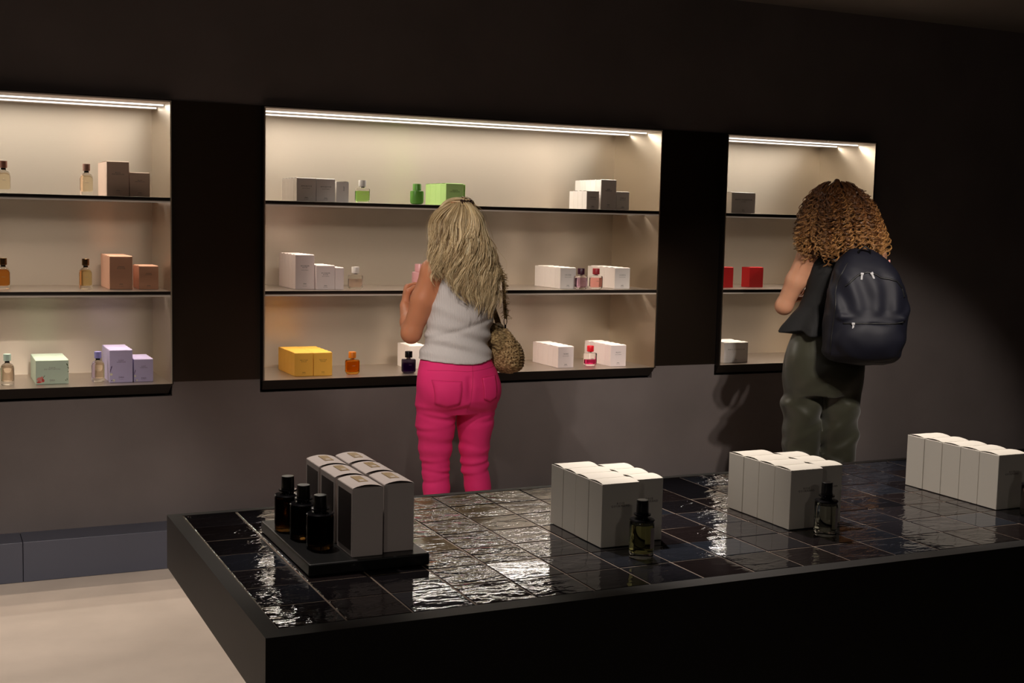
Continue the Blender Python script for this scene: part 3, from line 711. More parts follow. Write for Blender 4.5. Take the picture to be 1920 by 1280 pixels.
def head(F, c, R3, s=1.0):
    """c = centre of the skull, R3 rows = local right, forward, up"""
    T = lambda x, y, z: V3(*c)+s*(R3[0]*x+R3[1]*y+R3[2]*z)
    F.ell(T(0, -.012, .022), (.074*s, .094*s, .086*s), .02, R3); F.ell(T(0, .022, -.035), (.058*s, .072*s, .078*s), .03, R3)
    F.ell(T(0, .050, -.088), (.030*s, .026*s, .022*s), .03, R3)
    F.cap(T(0, .086, .012), T(0, .104, -.026), .008*s, .0125*s, .012); F.cap(T(-.010, .094, -.030), T(.010, .094, -.030), .008*s, .008*s, .008)
    F.cap(T(-.020, .084, -.058), T(.020, .084, -.058), .0075*s, .0075*s, .008); F.cap(T(-.016, .082, -.067), T(.016, .082, -.067), .008*s, .008*s, .008)
    F.cap(T(-.045, .076, .028), T(.045, .076, .028), .010*s, .010*s, .015)
    for q in (-1, 1):
        F.ell(T(q*.032, .083, .008), (.014*s, .010*s, .010*s), .006, R3, sub=True); F.ell(T(q*.032, .078, .008), (.013*s, .012*s, .012*s), .002, R3)
        F.ell(T(q*.077, -.002, -.004), (.010*s, .020*s, .033*s), .006, R3); F.ell(T(q*.048, .060, -.018), (.022*s, .022*s, .020*s), .02, R3)
def bvh(V, Q): return BVHTree.FromPolygons([tuple(v) for v in V], [tuple(int(i) for i in q) for q in Q])
def on_surf(tree, x, z, off=.002, y0=-.8, dirn=(0, 1, 0)):
    h = tree.ray_cast(Vector((x, y0, z)), Vector(dirn))
    if h[0] is None: return None
    return h[0]-Vector(dirn)*off
def surf_line(tree, pts, r, off=.0, n=4, dens=10, name='seam', m=None, parent=None):
    mb = MB(); P = []
    for (a, b) in zip(pts[:-1], pts[1:]):
        for t in np.linspace(0, 1, dens, endpoint=False): P.append((a[0]+(b[0]-a[0])*t, a[1]+(b[1]-a[1])*t))
    P.append(pts[-1]); Q = [on_surf(tree, x, z, off) for x, z in P]; Q = [q for q in Q if q]
    if len(Q) > 2: mb.tube(Q, r, n)
    return mb.build(name, m, parent, True)
def strands(name, paths, radii, m, parent, sides=3, cols=None):
    """paths: array (N, S, 3); radii (N, S)"""
    P = np.asarray(paths, float); N, S, _ = P.shape
    T = np.gradient(P, axis=1); T /= np.linalg.norm(T, axis=2, keepdims=True)+1e-9
    ref = np.array([.31, .17, .93]); ref = ref/np.linalg.norm(ref)
    A = np.cross(T, np.array([0.3, -1, .1])); A /= np.linalg.norm(A, axis=2, keepdims=True)+1e-9; B = np.cross(T, A)
    V = np.zeros((N, S, sides, 3))
    for k in range(sides):
        a = 2*math.pi*k/sides; V[:, :, k] = P+(A*math.cos(a)+B*math.sin(a))*np.asarray(radii)[:, :, None]
    base = (np.arange(N)[:, None, None]*S+np.arange(S-1)[None, :, None])*sides
    k = np.arange(sides)[None, None, :]; k2 = (k+1) % sides
    Q = np.stack([base+k, base+k2, base+sides+k2, base+sides+k], -1).reshape(-1, 4)
    o = np_mesh(name, V.reshape(-1, 3), Q, m, parent)
    if cols is not None:
        ca = o.data.color_attributes.new('tone', 'FLOAT_COLOR', 'POINT')
        c = np.ones((N, S*sides, 4), np.float32); c[:, :, :3] = np.asarray(cols, np.float32)[:, None, None] if np.ndim(cols) == 1 else np.repeat(np.asarray(cols, np.float32), sides, axis=1)[:, :, None]
        ca.data.foreach_set('color', c.ravel())
    return o
def hair_mat(name, dark, mid, light, rough=.45):
    m, nt, b = new_mat(name); at = nt.nodes.new('ShaderNodeAttribute'); at.attribute_name = 'tone'
    cr = nt.nodes.new('ShaderNodeValToRGB'); cr.color_ramp.elements[0].color = (*lin(dark), 1); cr.color_ramp.elements[1].color = (*lin(light), 1)
    k = cr.color_ramp.elements.new(.5); k.color = (*lin(mid), 1)
    nt.links.new(at.outputs['Fac'], cr.inputs[0]); nt.links.new(cr.outputs[0], b.inputs['Base Color']); b.inputs['Roughness'].default_value = rough
    b.inputs['Specular IOR Level'].default_value = .6
    return m
m_skin = mat('tanned_skin', (196, 128, 92), .5, bump=(90, .08, .001), mottled=(14, .06), Subsurface_Weight=.08)
m_skin2 = mat('light_skin', (206, 150, 118), .5, bump=(90, .08, .001), mottled=(14, .05), Subsurface_Weight=.08)
m_eye = mat('eye_white', (230, 226, 220), .2); m_iris = mat('iris', (70, 60, 50), .2); m_lip = mat('lip', (170, 84, 78), .4)
def nails(tips, m, parent, n=5, size=1.0):
    for (b, d, up_) in tips[:n]:
        d = nrm(d); u = nrm(up_-d*np.dot(up_, d)); s = np.cross(d, u); c = b+u*.0058*size+d*.002
        v = []
        for t in (-.006, 0, .006, .010):
            wd = .0048 if t < .008 else .003
            for q in (-1, 0, 1): v.append(c+d*t*size+s*q*wd*size+u*(.0008 if q == 0 else -.0008)*size-u*(.0006 if t > .005 else 0))
        f = [(r*3+q, r*3+q+1, r*3+q+4, r*3+q+3) for r in range(3) for q in range(2)]
        o = mesh_obj('fingernail', v, f, m, parent, True); md = o.modifiers.new('t', 'SOLIDIFY'); md.thickness = .0012
rg = np.random.default_rng(5)
def wob(x, y, z, f, s):  # cheap smooth noise
    return (np.sin(f*x*1.0+s+1.7*np.sin(f*.6*z+s*2))+np.sin(f*.83*z+s*1.3+1.3*np.sin(f*.7*y+s))+np.sin(f*.71*y+2.1*s+1.1*np.sin(f*.9*x)))/3

# ================================================================== woman in pink trousers
PW = empty('person', (2.06, 4.94, 0), label='blonde woman in grey tank top and pink trousers seen from behind', cat='person')
F = Field((-.34, -.26, 0), (.34, .50, 1.72), .0056)
torso = [(.78, .0, -.005, .10, .09), (.83, .004, -.02, .165, .118), (.88, .004, -.022, .182, .125), (.94, .003, -.018, .176, .118), (1.0, -.002, -.005, .152, .10),
         (1.05, .002, .0, .138, .092), (1.12, .012, .002, .137, .094), (1.20, .026, .0, .137, .098), (1.29, .034, -.002, .143, .095), (1.36, .034, -.004, .125, .075), (1.41, .026, -.004, .065, .055)]
F.gc(torso, 0)
F.cap((.02, -.005, 1.38), (.0, .012, 1.50), .052, .048, .04)                         # neck
for s_, cx, cz in ((-1, -.108, 1.385), (1, .140, 1.380)):
    F.cap((.02, -.005, 1.40), (cx, 0, cz), .045, .042, .04); F.ell((cx*1.02, .0, cz-.012), (.048, .046, .05), .03)
HC = V3(.0, .02, 1.575); HR = np.array([[math.cos(.15), -math.sin(.15), 0], [math.sin(.15)*.97, math.cos(.15)*.97, -.22], [math.sin(.15)*.22, .21, .97]]); HR = np.array([nrm(r) for r in HR])
HR[0] = nrm(np.cross(HR[1], HR[2]))
head(F, HC, HR, 1.0)
# arms
sh, el, wr = V3(-.112, .0, 1.372), V3(-.184, .055, 1.110), V3(-.150, .225, 1.215)
F.cap(sh, sh+(el-sh)*.45, .049, .050, .02); F.cap(sh+(el-sh)*.45, el, .050, .040, .02); F.cap(el, el+(wr-el)*.4, .041, .036, .02); F.cap(el+(wr-el)*.4, wr, .036, .024, .015)
bot = V3(-.045, .33, 1.290)     # held bottle base
tips1 = hand(F, wr, V3(.30, .62, .72), V3(.9, -.35, .0), .62, -1, 1.0, .5)
sh2, el2, wr2 = V3(.142, .015, 1.370), V3(.172, .15, 1.12), V3(.055, .30, 1.245)
F.cap(sh2, el2, .047, .039, .02); F.cap(el2, wr2, .038, .024, .02)
tips2 = hand(F, wr2, V3(-.62, .55, .55), V3(-.6, -.7, .1), .6, 1, 1.0, .5)
# legs (under the trousers) and feet
F.cap((-.090, -.01, .82), (-.083, .0, .50), .068, .044, .03); F.cap((-.083, -.0, .50), (-.080, -.008, .34), .044, .042, .02); F.cap((-.080, -.008, .34), (-.080, -.0, .09), .042, .033, .02)
F.cap((.090, -.01, .82), (.098, .0, .50), .068, .044, .03); F.cap((.098, .0, .50), (.125, -.008, .34), .044, .042, .02); F.cap((.125, -.008, .34), (.140, .0, .09), .042, .033, .02)
for x_ in (-.082, .142):
    F.cap((x_, -.015, .035), (x_+.008, .16, .022), .030, .018, .02); F.cap((x_, -.02, .03), (x_, .0, .10), .03, .034, .02)
V, Q = F.mesh(); body1 = np_mesh('body', V, Q, m_skin, PW)
for q in (-1, 1):
    e_ = MB().lathe([(.004, -.006), (.0105, -.002), (.0105, .002), (.004, .006)], 12).build('eye', m_eye, PW, True)
    e_.location = HC+HR[0]*q*.032+HR[1]*.083+HR[2]*.008; e_.rotation_euler = (R(90), 0, 0)
    MB().lathe([(.005, .0065), (.003, .0072)], 10).build('iris', m_iris, e_, True).rotation_euler = (math.pi, 0, 0)
l_ = MB().tube([HC+HR[0]*x+HR[1]*(.091-x*x*8)+HR[2]*-.063 for x in np.linspace(-.022, .022, 7)], [.002, .005, .0065, .006, .0065, .005, .002], 8).build('lips', m_lip, PW, True)
m_nail = mat('red_nail_polish', (214, 30, 24), .2)
nails(tips1, m_nail, PW); nails(tips2, m_nail, PW)
# shoes (hidden behind the table but there)
m_shoe = mat('white_shoe', (210, 206, 200), .5)
for x_ in (-.082, .142):
    G_ = Field((x_-.07, -.09, 0), (x_+.08, .24, .12), .005); G_.cap((x_, -.02, .034), (x_+.008, .165, .026), .043, .036, .03, flat=((0, 0, 1), .8)); G_.cap((x_, -.01, .05), (x_, -.005, .085), .044, .042, .03)
    G_.crop(lambda x, y, z: np.maximum(.003-z, -.2)); V_, Q_ = G_.mesh(); np_mesh('shoe', V_, Q_, m_shoe, PW)
# tank top
def rib_mat():
    m, nt, b = new_mat('ribbed_grey_knit'); b.inputs['Base Color'].default_value = (*lin((204, 198, 196)), 1); b.inputs['Roughness'].default_value = .85
    tc = nt.nodes.new('ShaderNodeTexCoord'); wv = nt.nodes.new('ShaderNodeTexWave'); wv.inputs['Scale'].default_value = 46; wv.bands_direction = 'X'; wv.inputs['Distortion'].default_value = .6; wv.inputs['Detail Scale'].default_value = .4
    bu = nt.nodes.new('ShaderNodeBump'); bu.inputs['Strength'].default_value = .5; bu.inputs['Distance'].default_value = .0015
    nt.links.new(tc.outputs['Object'], wv.inputs[0]); nt.links.new(wv.outputs['Fac'], bu.inputs['Height']); nt.links.new(bu.outputs['Normal'], b.inputs['Normal']); return m
G = Field((-.24, -.2, .94), (.28, .2, 1.46), .0045)
tk = [(.965, .0, -.008, .176, .127), (1.0, -.002, -.006, .169, .122), (1.02, -.002, -.004, .162, .116), (1.06, .0, -.002, .148, .106), (1.12, .010, .0, .145, .104), (1.20, .025, -.002, .144, .107), (1.28, .033, -.004, .150, .104), (1.36, .034, -.005, .138, .086), (1.44, .03, -.003, .10, .066)]
G.gc(tk, 0, 0)
for sx in (-.20, .262): G.ell((sx, .0, 1.36), (.105, .30, .19), .008, sub=True)
G.ell((.025, .0, 1.475), (.075, .2, .075), .01, sub=True)
G.crop(lambda x, y, z: .990+.008*(1-np.cos(x*14))-z)
def folds(x, y, z):
    s = np.exp(-((z-1.075)/.075)**2)
    a = .0055*np.sin(95*z+9*x+2.2*np.sin(9*x)+.5)*s
    b = .004*np.exp(-((z-1.19+.5*(x+.03))/.02)**2)*(x < .02)-.005*np.exp(-((z-1.145-.32*(x-.02)**1)/.012)**2)
    return -(a+b*1.0)+.0015*wob(x, y, z, 40, 2)
G.displace(folds)
V, Q = G.mesh(); tank_tree = bvh(V, Q); np_mesh('tank_top', V, Q, rib_mat(), PW)
# trousers
G = Field((-.24, -.2, .07), (.26, .2, 1.05), .0048)
pk = [(.775, .002, -.01, .13, .10), (.80, .004, -.015, .158, .112), (.84, .005, -.024, .179, .128), (.89, .005, -.026, .186, .130), (.94, .003, -.020, .180, .122), (.985, .0, -.010, .164, .112), (1.01, .0, -.006, .157, .106)]
G.gc(pk, 0)
for c in (-.086, .095): G.ell((c, -.062, .862), (.080, .078, .078), .03)
def leg(pts, k=.015):
    for (a, ra), (b, rb) in zip(pts[:-1], pts[1:]): G.cap(a, b, ra, rb, k)
leg([((-.093, -.015, .82), .088), ((-.090, -.008, .72), .082), ((-.088, -.002, .62), .069), ((-.084, .0, .53), .0575), ((-.081, -.006, .45), .0555), ((-.080, -.01, .34), .056), ((-.081, -.004, .12), .047)])
leg([((.097, -.015, .82), .086), ((.094, -.008, .72), .078), ((.094, -.002, .62), .0645), ((.099, .0, .53), .0570), ((.112, -.006, .45), .0555), ((.126, -.01, .34), .0555), ((.141, -.004, .12), .047)])
G.cap((.006, -.172, .82), (.006, -.150, .93), .008, .006, .02, sub=True)                    # back seam hollow
G.crop(lambda x, y, z: np.maximum(.10-z, z-1.002-.004*np.cos(12*x)))
def creases(x, y, z):
    left = x < .005; d = np.zeros_like(z)
    for (zc, amp, wd, sl, side) in ((.792, .0085, .010, .10, 0), (.755, .0050, .008, -.15, 0), (.712, .0045, .009, .2, 0), (.655, .0030, .010, -.1, 0), (.565, .0060, .008, .12, 0), (.520, .0075, .007, -.12, 0), (.485, .0035, .006, .2, 0),
                                    (.780, .0080, .010, -.12, 1), (.735, .0040, .010, .15, 1), (.585, .0035, .009, .2, 1), (.545, .0060, .008, .2, 1), (.505, .0085, .008, .25, 1), (.62, .003, .012, -.2, 1)):
        m = left if side == 0 else ~left; xc = -.085 if side == 0 else .10
        zz = z-zc-sl*(x-xc)-.9*(x-xc)**2*(1 if side else 1)
        d += m*amp*.70*(np.exp(-(zz/(wd*1.15))**2)-.7*np.exp(-((zz-1.7*wd)/(wd*1.15))**2))*np.clip(.75+.5*np.sin(31*x+90*zc), .1, 1.1)*(y < .06)
    d += .0012*wob(x, y, z, 55, 1)+.0016*np.sin(110*z+6*x)*np.exp(-((z-.56)/.12)**2)
    return d
G.displace(creases)
V, Q = G.mesh(); tr_tree = bvh(V, Q)
m_pink = mat('pink_denim', (230, 42, 116), .8, bump=(420, .25, .0008), mottled=(8, .05))
tro = np_mesh('trousers', V, Q, m_pink, PW)
m_pinkd = mat('pink_stitching', (186, 34, 82), .8)
surf_line(tr_tree, [(.028, 1.0), (.022, .95), (.012, .87), (.006, .80)], .0011, .0, name='back_seam', m=m_pinkd, parent=PW)
surf_line(tr_tree, [(-.155, .965), (-.08, .968), (0, .962), (.08, .968), (.155, .975)], .0009, .0, name='waistband_seam', m=m_pinkd, parent=PW)
def pocket(x0, x1, zt0, zt1, zb, tip):
    g_ = 9; v = []; ok = True
    for i in range(g_):
        for j in range(g_):
            u, t = i/(g_-1), j/(g_-1)
            x = x0+(x1-x0)*u; zt = zt0+(zt1-zt0)*u; zbb = zb-tip*(1-abs(2*u-1)); x = x+(.5*(x0+x1)-x)*.14*t
            p = on_surf(tr_tree, x, zt+(zbb-zt)*t, .0018)
            if p is None: p = Vector((x, -.1, zt+(zbb-zt)*t))
            v.append(p)
    f = [(i*g_+j, i*g_+j+1, (i+1)*g_+j+1, (i+1)*g_+j) for i in range(g_-1) for j in range(g_-1)]
    o = mesh_obj('back_pocket', v, [q[::-1] for q in f], m_pink, PW, True); md = o.modifiers.new('t', 'SOLIDIFY'); md.thickness = .003; md.offset = 0
    edge = [v[i*g_] for i in range(g_)]+[v[(g_-1)*g_+j] for j in range(1, g_)]+[v[i*g_+g_-1] for i in range(g_-2, -1, -1)]+[v[j] for j in range(g_-2, -1, -1)]
    MB().tube([p-Vector((0, .0014, 0)) for p in edge], .0009, 4).build('stitching', m_pinkd, o, True)
pocket(-.148, -.030, .928, .924, .828, .016); pocket(.065, .140, .936, .940, .845, .014)
# hair
m_blonde = hair_mat('blonde_hair', (122, 98, 66), (200, 174, 130), (238, 220, 180), .42)
hk = [(1.20, .038, -.108, .085, .030), (1.25, .032, -.104, .100, .040), (1.30, .010, -.094, .124, .052), (1.36, .002, -.078, .130, .062), (1.42, .003, -.050, .128, .082), (1.48, .004, -.025, .119, .104), (1.54, .0, .0, .103, .120), (1.59, -.002, .012, .094, .122), (1.63, -.002, .016, .078, .108), (1.66, -.001, .018, .052, .078), (1.68, 0, .02, .012, .02)]
HK = np.array(hk)
def hull(z): return [smooth_interp(z, HK[:, 0], HK[:, c]) for c in range(1, 5)]
def hull_pt(phi, z, s=1.0):
    cx, cy, a, b = hull(z); return np.stack([cx+np.sin(phi)*a*s, cy-np.cos(phi)*b*s, z], -1)
G = Field((-.2, -.22, 1.18), (.2, .2, 1.72), .006)
G.gc([(k[0], k[1], k[2], max(k[3]-.014, .01), max(k[4]-.014, .01)) for k in hk], 0)
G.crop(lambda x, y, z: np.maximum(np.maximum(y-.07, 1.335-.35*x-z), np.minimum((1.47-z)*1.0, y+.035)))
V, Q = G.mesh(); hb = np_mesh('hair_mass', V, Q, mat('blonde_hair_base', (134, 106, 70), .6), PW)
def locks(C, per, S, r0, jit, seed_tone, fly=0):
    N = C*per; cid = np.repeat(np.arange(C), per); u = np.linspace(0, 1, S)[None, :]
    pc = rg.uniform(-2.2, 2.2, C); w_ = np.interp(pc, [-2.2, -1.0, -.7, -.35, .2, .9, 1.4, 2.2], [1.37, 1.375, 1.335, 1.275, 1.235, 1.225, 1.275, 1.36])
    ze = w_+rg.uniform(-.03, .055, C)+(rg.random(C) < .35)*rg.uniform(0, .14, C)
    f1 = rg.uniform(24, 46, C); p1 = rg.uniform(0, 6.28, C); a1 = rg.uniform(.05, .19, C); lay = 1+rg.normal(0, jit, C); dr = rg.normal(0, .10, C); tc_ = np.clip(rg.normal(.5, seed_tone, C), 0, 1)
    g_ = lambda q: q[cid][:, None]
    zst = 1.675-.02*rg.random(N); zend = ze[cid]+rg.normal(0, .012, N); z = zst[:, None]+(zend-zst)[:, None]*u**.95
    ph = (g_(pc)+rg.normal(0, .055, N)[:, None]*(1-.6*u))*(np.clip((1.68-z)/.10, .15, 1)**.35)+g_(dr)*u
    env = np.clip((1.60-z)/.2, 0, 1)
    ph = ph+g_(a1)*env*np.sin(g_(f1)*z+g_(p1))+rg.normal(0, .02+fly, N)[:, None]*env*np.sin(37*z+rg.uniform(0, 6, N)[:, None])
    s_ = g_(lay)+rg.normal(0, .022+fly*.5, N)[:, None]+.13*np.cos(g_(f1)*z+g_(p1)+.6)*env
    X = hull_pt(ph, z, np.maximum(s_, .82)); X[:, :, 1] = np.minimum(X[:, :, 1], .10)
    rad = r0*(1-.8*u**3)*rg.uniform(.6, 1.2, N)[:, None]*np.ones((N, S))
    return X, rad, np.clip(tc_[cid]+rg.normal(0, .10, N), 0, 1)
X, rd_, tn = locks(150, 14, 30, .0023, .05, .24); strands('hair_locks', X, rd_, m_blonde, PW, 3, tn)['kind'] = 'stuff'
X, rd_, tn = locks(420, 5, 30, .0012, .06, .2, .03); strands('hair_strands', X, rd_, m_blonde, PW, 3, tn)['kind'] = 'stuff'
X, rd_, tn = locks(220, 1, 30, .0008, .13, .2, .06); strands('flyaway_hair', X, rd_, m_blonde, PW, 3, tn)['kind'] = 'stuff'
# swept-back top hair gathered in a clip
N = 260; u = np.linspace(0, 1, 16)[None, :]; th = rg.uniform(-1.5, 1.5, N)[:, None]
clip_p = V3(.012, -.045, 1.668)
st = np.stack([np.sin(th[:, 0])*.086, .075*np.cos(th[:, 0])+.015, np.full(N, 1.615)+.012*rg.random(N)], -1)
mid = (st+clip_p)/2+np.stack([st[:, 0]*.35, st[:, 1]*.15, np.full(N, .052)], -1)
X = (1-u[..., None])**2*st[:, None]+2*u[..., None]*(1-u[..., None])*mid[:, None]+u[..., None]**2*(clip_p+rg.normal(0, .008, (N, 3)))[:, None]
strands('swept_hair', X, np.full((N, 16), .0030), m_blonde, PW, 4, np.clip(rg.normal(.62, .2, N), 0, 1))['kind'] = 'stuff'
N = 120; tail0 = clip_p+rg.normal(0, .007, (N, 3)); z = tail0[:, 2:3]-np.linspace(0, .14, 18)[None, :]
X = np.stack([tail0[:, 0:1]+.020*np.sin(24*z+rg.uniform(0, .7, N)[:, None])*np.linspace(0, 1, 18)+rg.normal(0, .012, N)[:, None]*np.linspace(0, 1, 18), smooth_interp(z.ravel(), HK[:, 0], HK[:, 2]-HK[:, 4]).reshape(z.shape)-.012+rg.normal(0, .003, N)[:, None], z], -1)
strands('gathered_lock', X, np.full((N, 18), .0028), m_blonde, PW, 4, np.clip(rg.normal(.5, .2, N), 0, 1))['kind'] = 'stuff'
m_clip = mat('dark_hair_clip', (44, 24, 18), .35)
cl = MB()
for k in range(5): cl.tube([(clip_p[0]-.022+.011*k, clip_p[1]-.004, clip_p[2]+.004), (clip_p[0]-.022+.011*k, clip_p[1]-.016, clip_p[2]+.010), (clip_p[0]-.022+.011*k, clip_p[1]-.020, clip_p[2]-.006)], .0028, 6)
cl.tube([(clip_p[0]-.026, clip_p[1]-.008, clip_p[2]+.008), (clip_p[0]+.026, clip_p[1]-.008, clip_p[2]+.010)], .004, 8)
hc = cl.build('hair_clip', m_clip, None, True); hc.location = (2.06, 4.94, 0); tag(hc, 'small dark claw clip on top of the blonde hair', 'hair clip')
# held bottle
hb_ = bottle_C(2.06+bot[0], 4.94+bot[1], bot[2], p_pink, p_pink, 'opaque pink perfume bottle held in front of the blonde woman', 'held perfume', s=1.02)
del hb_['group']
# straw bag
BG = empty('straw_bag', (2.06+.238, 4.94+.01, .938), label='crocheted straw shoulder bag hanging at the blonde woman\'s right hip', cat='bag')
def straw_mat(name, c1, c2):
    m, nt, b = new_mat(name); b.inputs['Roughness'].default_value = .85
    tc = nt.nodes.new('ShaderNodeTexCoord'); v = nt.nodes.new('ShaderNodeTexVoronoi'); mp = nt.nodes.new('ShaderNodeMapping'); mp.inputs['Scale'].default_value = (90, 90, 130)
    nt.links.new(tc.outputs['Object'], mp.inputs[0]); nt.links.new(mp.outputs[0], v.inputs['Vector']); v.inputs['Scale'].default_value = 1
    cr = nt.nodes.new('ShaderNodeValToRGB'); cr.color_ramp.elements[0].color = (*lin(c1), 1); cr.color_ramp.elements[1].color = (*lin(c2), 1); cr.color_ramp.elements[0].position = .15; cr.color_ramp.elements[1].position = .75
    nt.links.new(v.outputs['Distance'], cr.inputs[0]); nt.links.new(cr.outputs[0], b.inputs['Base Color'])
    bu = nt.nodes.new('ShaderNodeBump'); bu.inputs['Strength'].default_value = .6; bu.inputs['Distance'].default_value = .003; bu.invert = True
    nt.links.new(v.outputs['Distance'], bu.inputs['Height']); nt.links.new(bu.outputs['Normal'], b.inputs['Normal']); return m
m_straw = straw_mat('woven_straw', (202, 172, 124), (122, 94, 56)); m_straw2 = straw_mat('dark_straw', (176, 150, 104), (98, 76, 44))
G = Field((-.12, -.18, -.02), (.12, .2, .27), .0045)
bk = [(.0, .0, .0, .025, .05), (.012, .0, .0, .052, .095), (.040, .0, .0, .068, .122), (.08, -.002, .0, .070, .128), (.12, -.010, .0, .060, .118), (.155, -.018, .0, .042, .09), (.18, -.018, .0, .026, .06), (.192, -.018, .0, .012, .03)]
G.gc(bk, 0, 0, 2.2)
G.displace(lambda x, y, z: .0022*np.sin(z*520)*(x > -.01)+.0018*np.sin(z*330+y*330)*(x <= -.01)+.002*wob(x, y, z, 60, 3))
V, Q = G.mesh(); bag_tree = bvh(V, Q); np_mesh('bag_body', V, Q, m_straw, BG)
G = Field((-.12, -.1, .08), (.06, .12, .28), .0045)   # folded flap with fluffy edge
G.ell((-.050, -.035, .148), (.046, .055, .038), .02); G.ell((-.040, .02, .180), (.040, .06, .034), .02); G.ell((-.045, -.06, .120), (.030, .03, .040), .02)
G.displace(lambda x, y, z: .003*wob(x, y, z, 130, 1)+.002*np.sin(z*400+x*200)); V, Q = G.mesh(); np_mesh('bag_flap', V, Q, m_straw2, BG)
sm = MB(); sp = [on_surf(bag_tree, x, z, .001) for x, z in [(-.004, .19), (.002, .16), (.006, .12), (.008, .08), (.006, .04), (.0, .015)]]
sm.tube([p for p in sp if p], .0035, 6).build('side_seam', m_straw2, BG, True)
# pierced rows
hl = MB()
for rr in range(5):
    for cc in range(5):
        p = on_surf(bag_tree, -.050+.010*cc+.002*rr, .055+.022*rr, .0012)
        if p: hl.lathe([(.0022, p[2]-.002), (.0028, p[2]), (.0022, p[2]+.002)], 8, cx=p[0], cy=p[1])
hl.build('open_stitches', mat('open_stitch', (70, 50, 26), .9), BG, True)
m_chrome = mat('chrome', (190, 190, 190), .15, 1)
MB().tube([(-.008+.007*math.cos(a), -.012, .222+.016*math.sin(a)) for a in np.linspace(0, 2*math.pi, 17)], .0020, 6).build('carabiner', m_chrome, BG, True)
MB().tube([(-.008, -.012, .206), (-.010, -.016, .192), (-.014, -.03, .178)], .0045, 8).build('metal_clip', m_neck, BG, True)
# strap from the clip over the shoulder
sp = [(-.008, -.012, .238), (-.020, -.028, .29), (-.036, -.050, .35), (-.052, -.072, .405), (-.068, -.078, .445), (-.082, -.055, .475), (-.086, .0, .492), (-.080, .05, .47), (-.064, .085, .41), (-.04, .07, .30), (-.018, .03, .20)]
PP = np.array(sp); tt = np.linspace(0, 1, len(sp)); t2 = np.linspace(0, 1, 60); PS = np.stack([smooth_interp(t2, tt, PP[:, c]) for c in range(3)], -1)
MB().tube([tuple(p) for p in PS], [.0125]*60, 10, .45).build('shoulder_strap', m_straw2, BG, True)
N = 420; i_ = rg.integers(0, 38, N); b0 = PS[i_]+rg.normal(0, .004, (N, 3)); dd = rg.normal(0, 1, (N, 3)); dd[:, 0] += .9; dd /= np.linalg.norm(dd, axis=1, keepdims=True); Ln = rg.uniform(.010, .024, N)
u = np.linspace(0, 1, 4)[None, :, None]; X = b0[:, None]+dd[:, None]*u*Ln[:, None, None]+np.array([0, 0, -.004])*u**2
strands('strap_fringe', X, np.full((N, 4), .0009), m_straw2, BG, 3)['kind'] = 'stuff'

# ================================================================== curly haired woman with backpack
ang = R(-27)
PC = empty('person', (3.93, 4.80, 0), ang, label='woman with curly auburn hair, black sleeveless top and olive trousers', cat='person')
F = Field((-.36, -.22, 0), (.38, .42, 1.86), .0058)
t2k = [(.82, -.02, -.01, .11, .10), (.88, -.018, -.02, .175, .125), (.95, -.015, -.022, .182, .128), (1.03, -.008, -.012, .158, .110), (1.12, .008, .0, .135, .098), (1.22, .03, .0, .138, .102), (1.34, .052, -.004, .150, .104), (1.44, .062, -.006, .155, .088), (1.50, .060, -.006, .10, .062), (1.53, .058, 0, .05, .05)]
F.gc(t2k, 0)
F.cap((.055, -.01, 1.49), (.03, .02, 1.63), .054, .050, .04)
for cx, cz in ((-.098, 1.475), (.205, 1.48)):
    F.cap((.06, -.01, 1.50), (cx, 0, cz), .046, .042, .04); F.ell((cx, .0, cz-.015), (.050, .048, .054), .03)
HC2 = V3(.022, .035, 1.685); HR2 = np.array([nrm((1, .05, 0)), nrm((-.05, .94, -.34)), nrm((0, .34, .94))])
head(F, HC2, HR2, 1.03)
sh, el, wr = V3(-.108, .0, 1.462), V3(-.200, .055, 1.215), V3(-.130, .275, 1.235)
F.cap(sh, sh+(el-sh)*.5, .050, .047, .02); F.cap(sh+(el-sh)*.5, el, .047, .040, .02); F.cap(el, el+(wr-el)*.4, .041, .036, .02); F.cap(el+(wr-el)*.4, wr, .036, .025, .015)
hand(F, wr, V3(.45, .85, .1), V3(.3, .2, .9), .35, 1, 1.02, .3)
sh2, el2, wr2 = V3(.222, .02, 1.465), V3(.245, .12, 1.20), V3(.12, .30, 1.235)
F.cap(sh2, el2, .048, .040, .02); F.cap(el2, wr2, .039, .025, .02)
hand(F, wr2, V3(-.6, .75, .1), V3(-.2, .2, .9), .4, -1, 1.02, .3)
for s_, hx, fx in ((-1, -.105, -.10), (1, .075, .085)):
    F.cap((hx, -.01, .88), (fx, .0, .50), .078, .052, .03); F.cap((fx, 0, .50), (fx, -.01, .35), .052, .052, .02); F.cap((fx, -.01, .35), (fx, 0, .09), .052, .034, .02)
    F.cap((fx, -.015, .035), (fx, .17, .022), .030, .018, .02); F.cap((fx, -.02, .03), (fx, .0, .10), .03, .034, .02)
V, Q = F.mesh(); np_mesh('body', V, Q, m_skin2, PC)
for q in (-1, 1):
    e_ = MB().lathe([(.004, -.006), (.0105, -.002), (.0105, .002), (.004, .006)], 12).build('eye', m_eye, PC, True)
    e_.location = HC2+1.03*(HR2[0]*q*.032+HR2[1]*.083+HR2[2]*.008); e_.rotation_euler = (R(90), 0, 0)
    MB().lathe([(.005, .0065), (.003, .0072)], 10).build('iris', m_iris, e_, True).rotation_euler = (math.pi, 0, 0)
MB().tube([HC2+HR2[0]*x+HR2[1]*(.094-x*x*8)+HR2[2]*-.065 for x in np.linspace(-.022, .022, 7)], [.002, .005, .0065, .006, .0065, .005, .002], 8).build('lips', m_lip, PC, True)
m_shoe2 = mat('black_shoe', (20, 20, 20), .5)
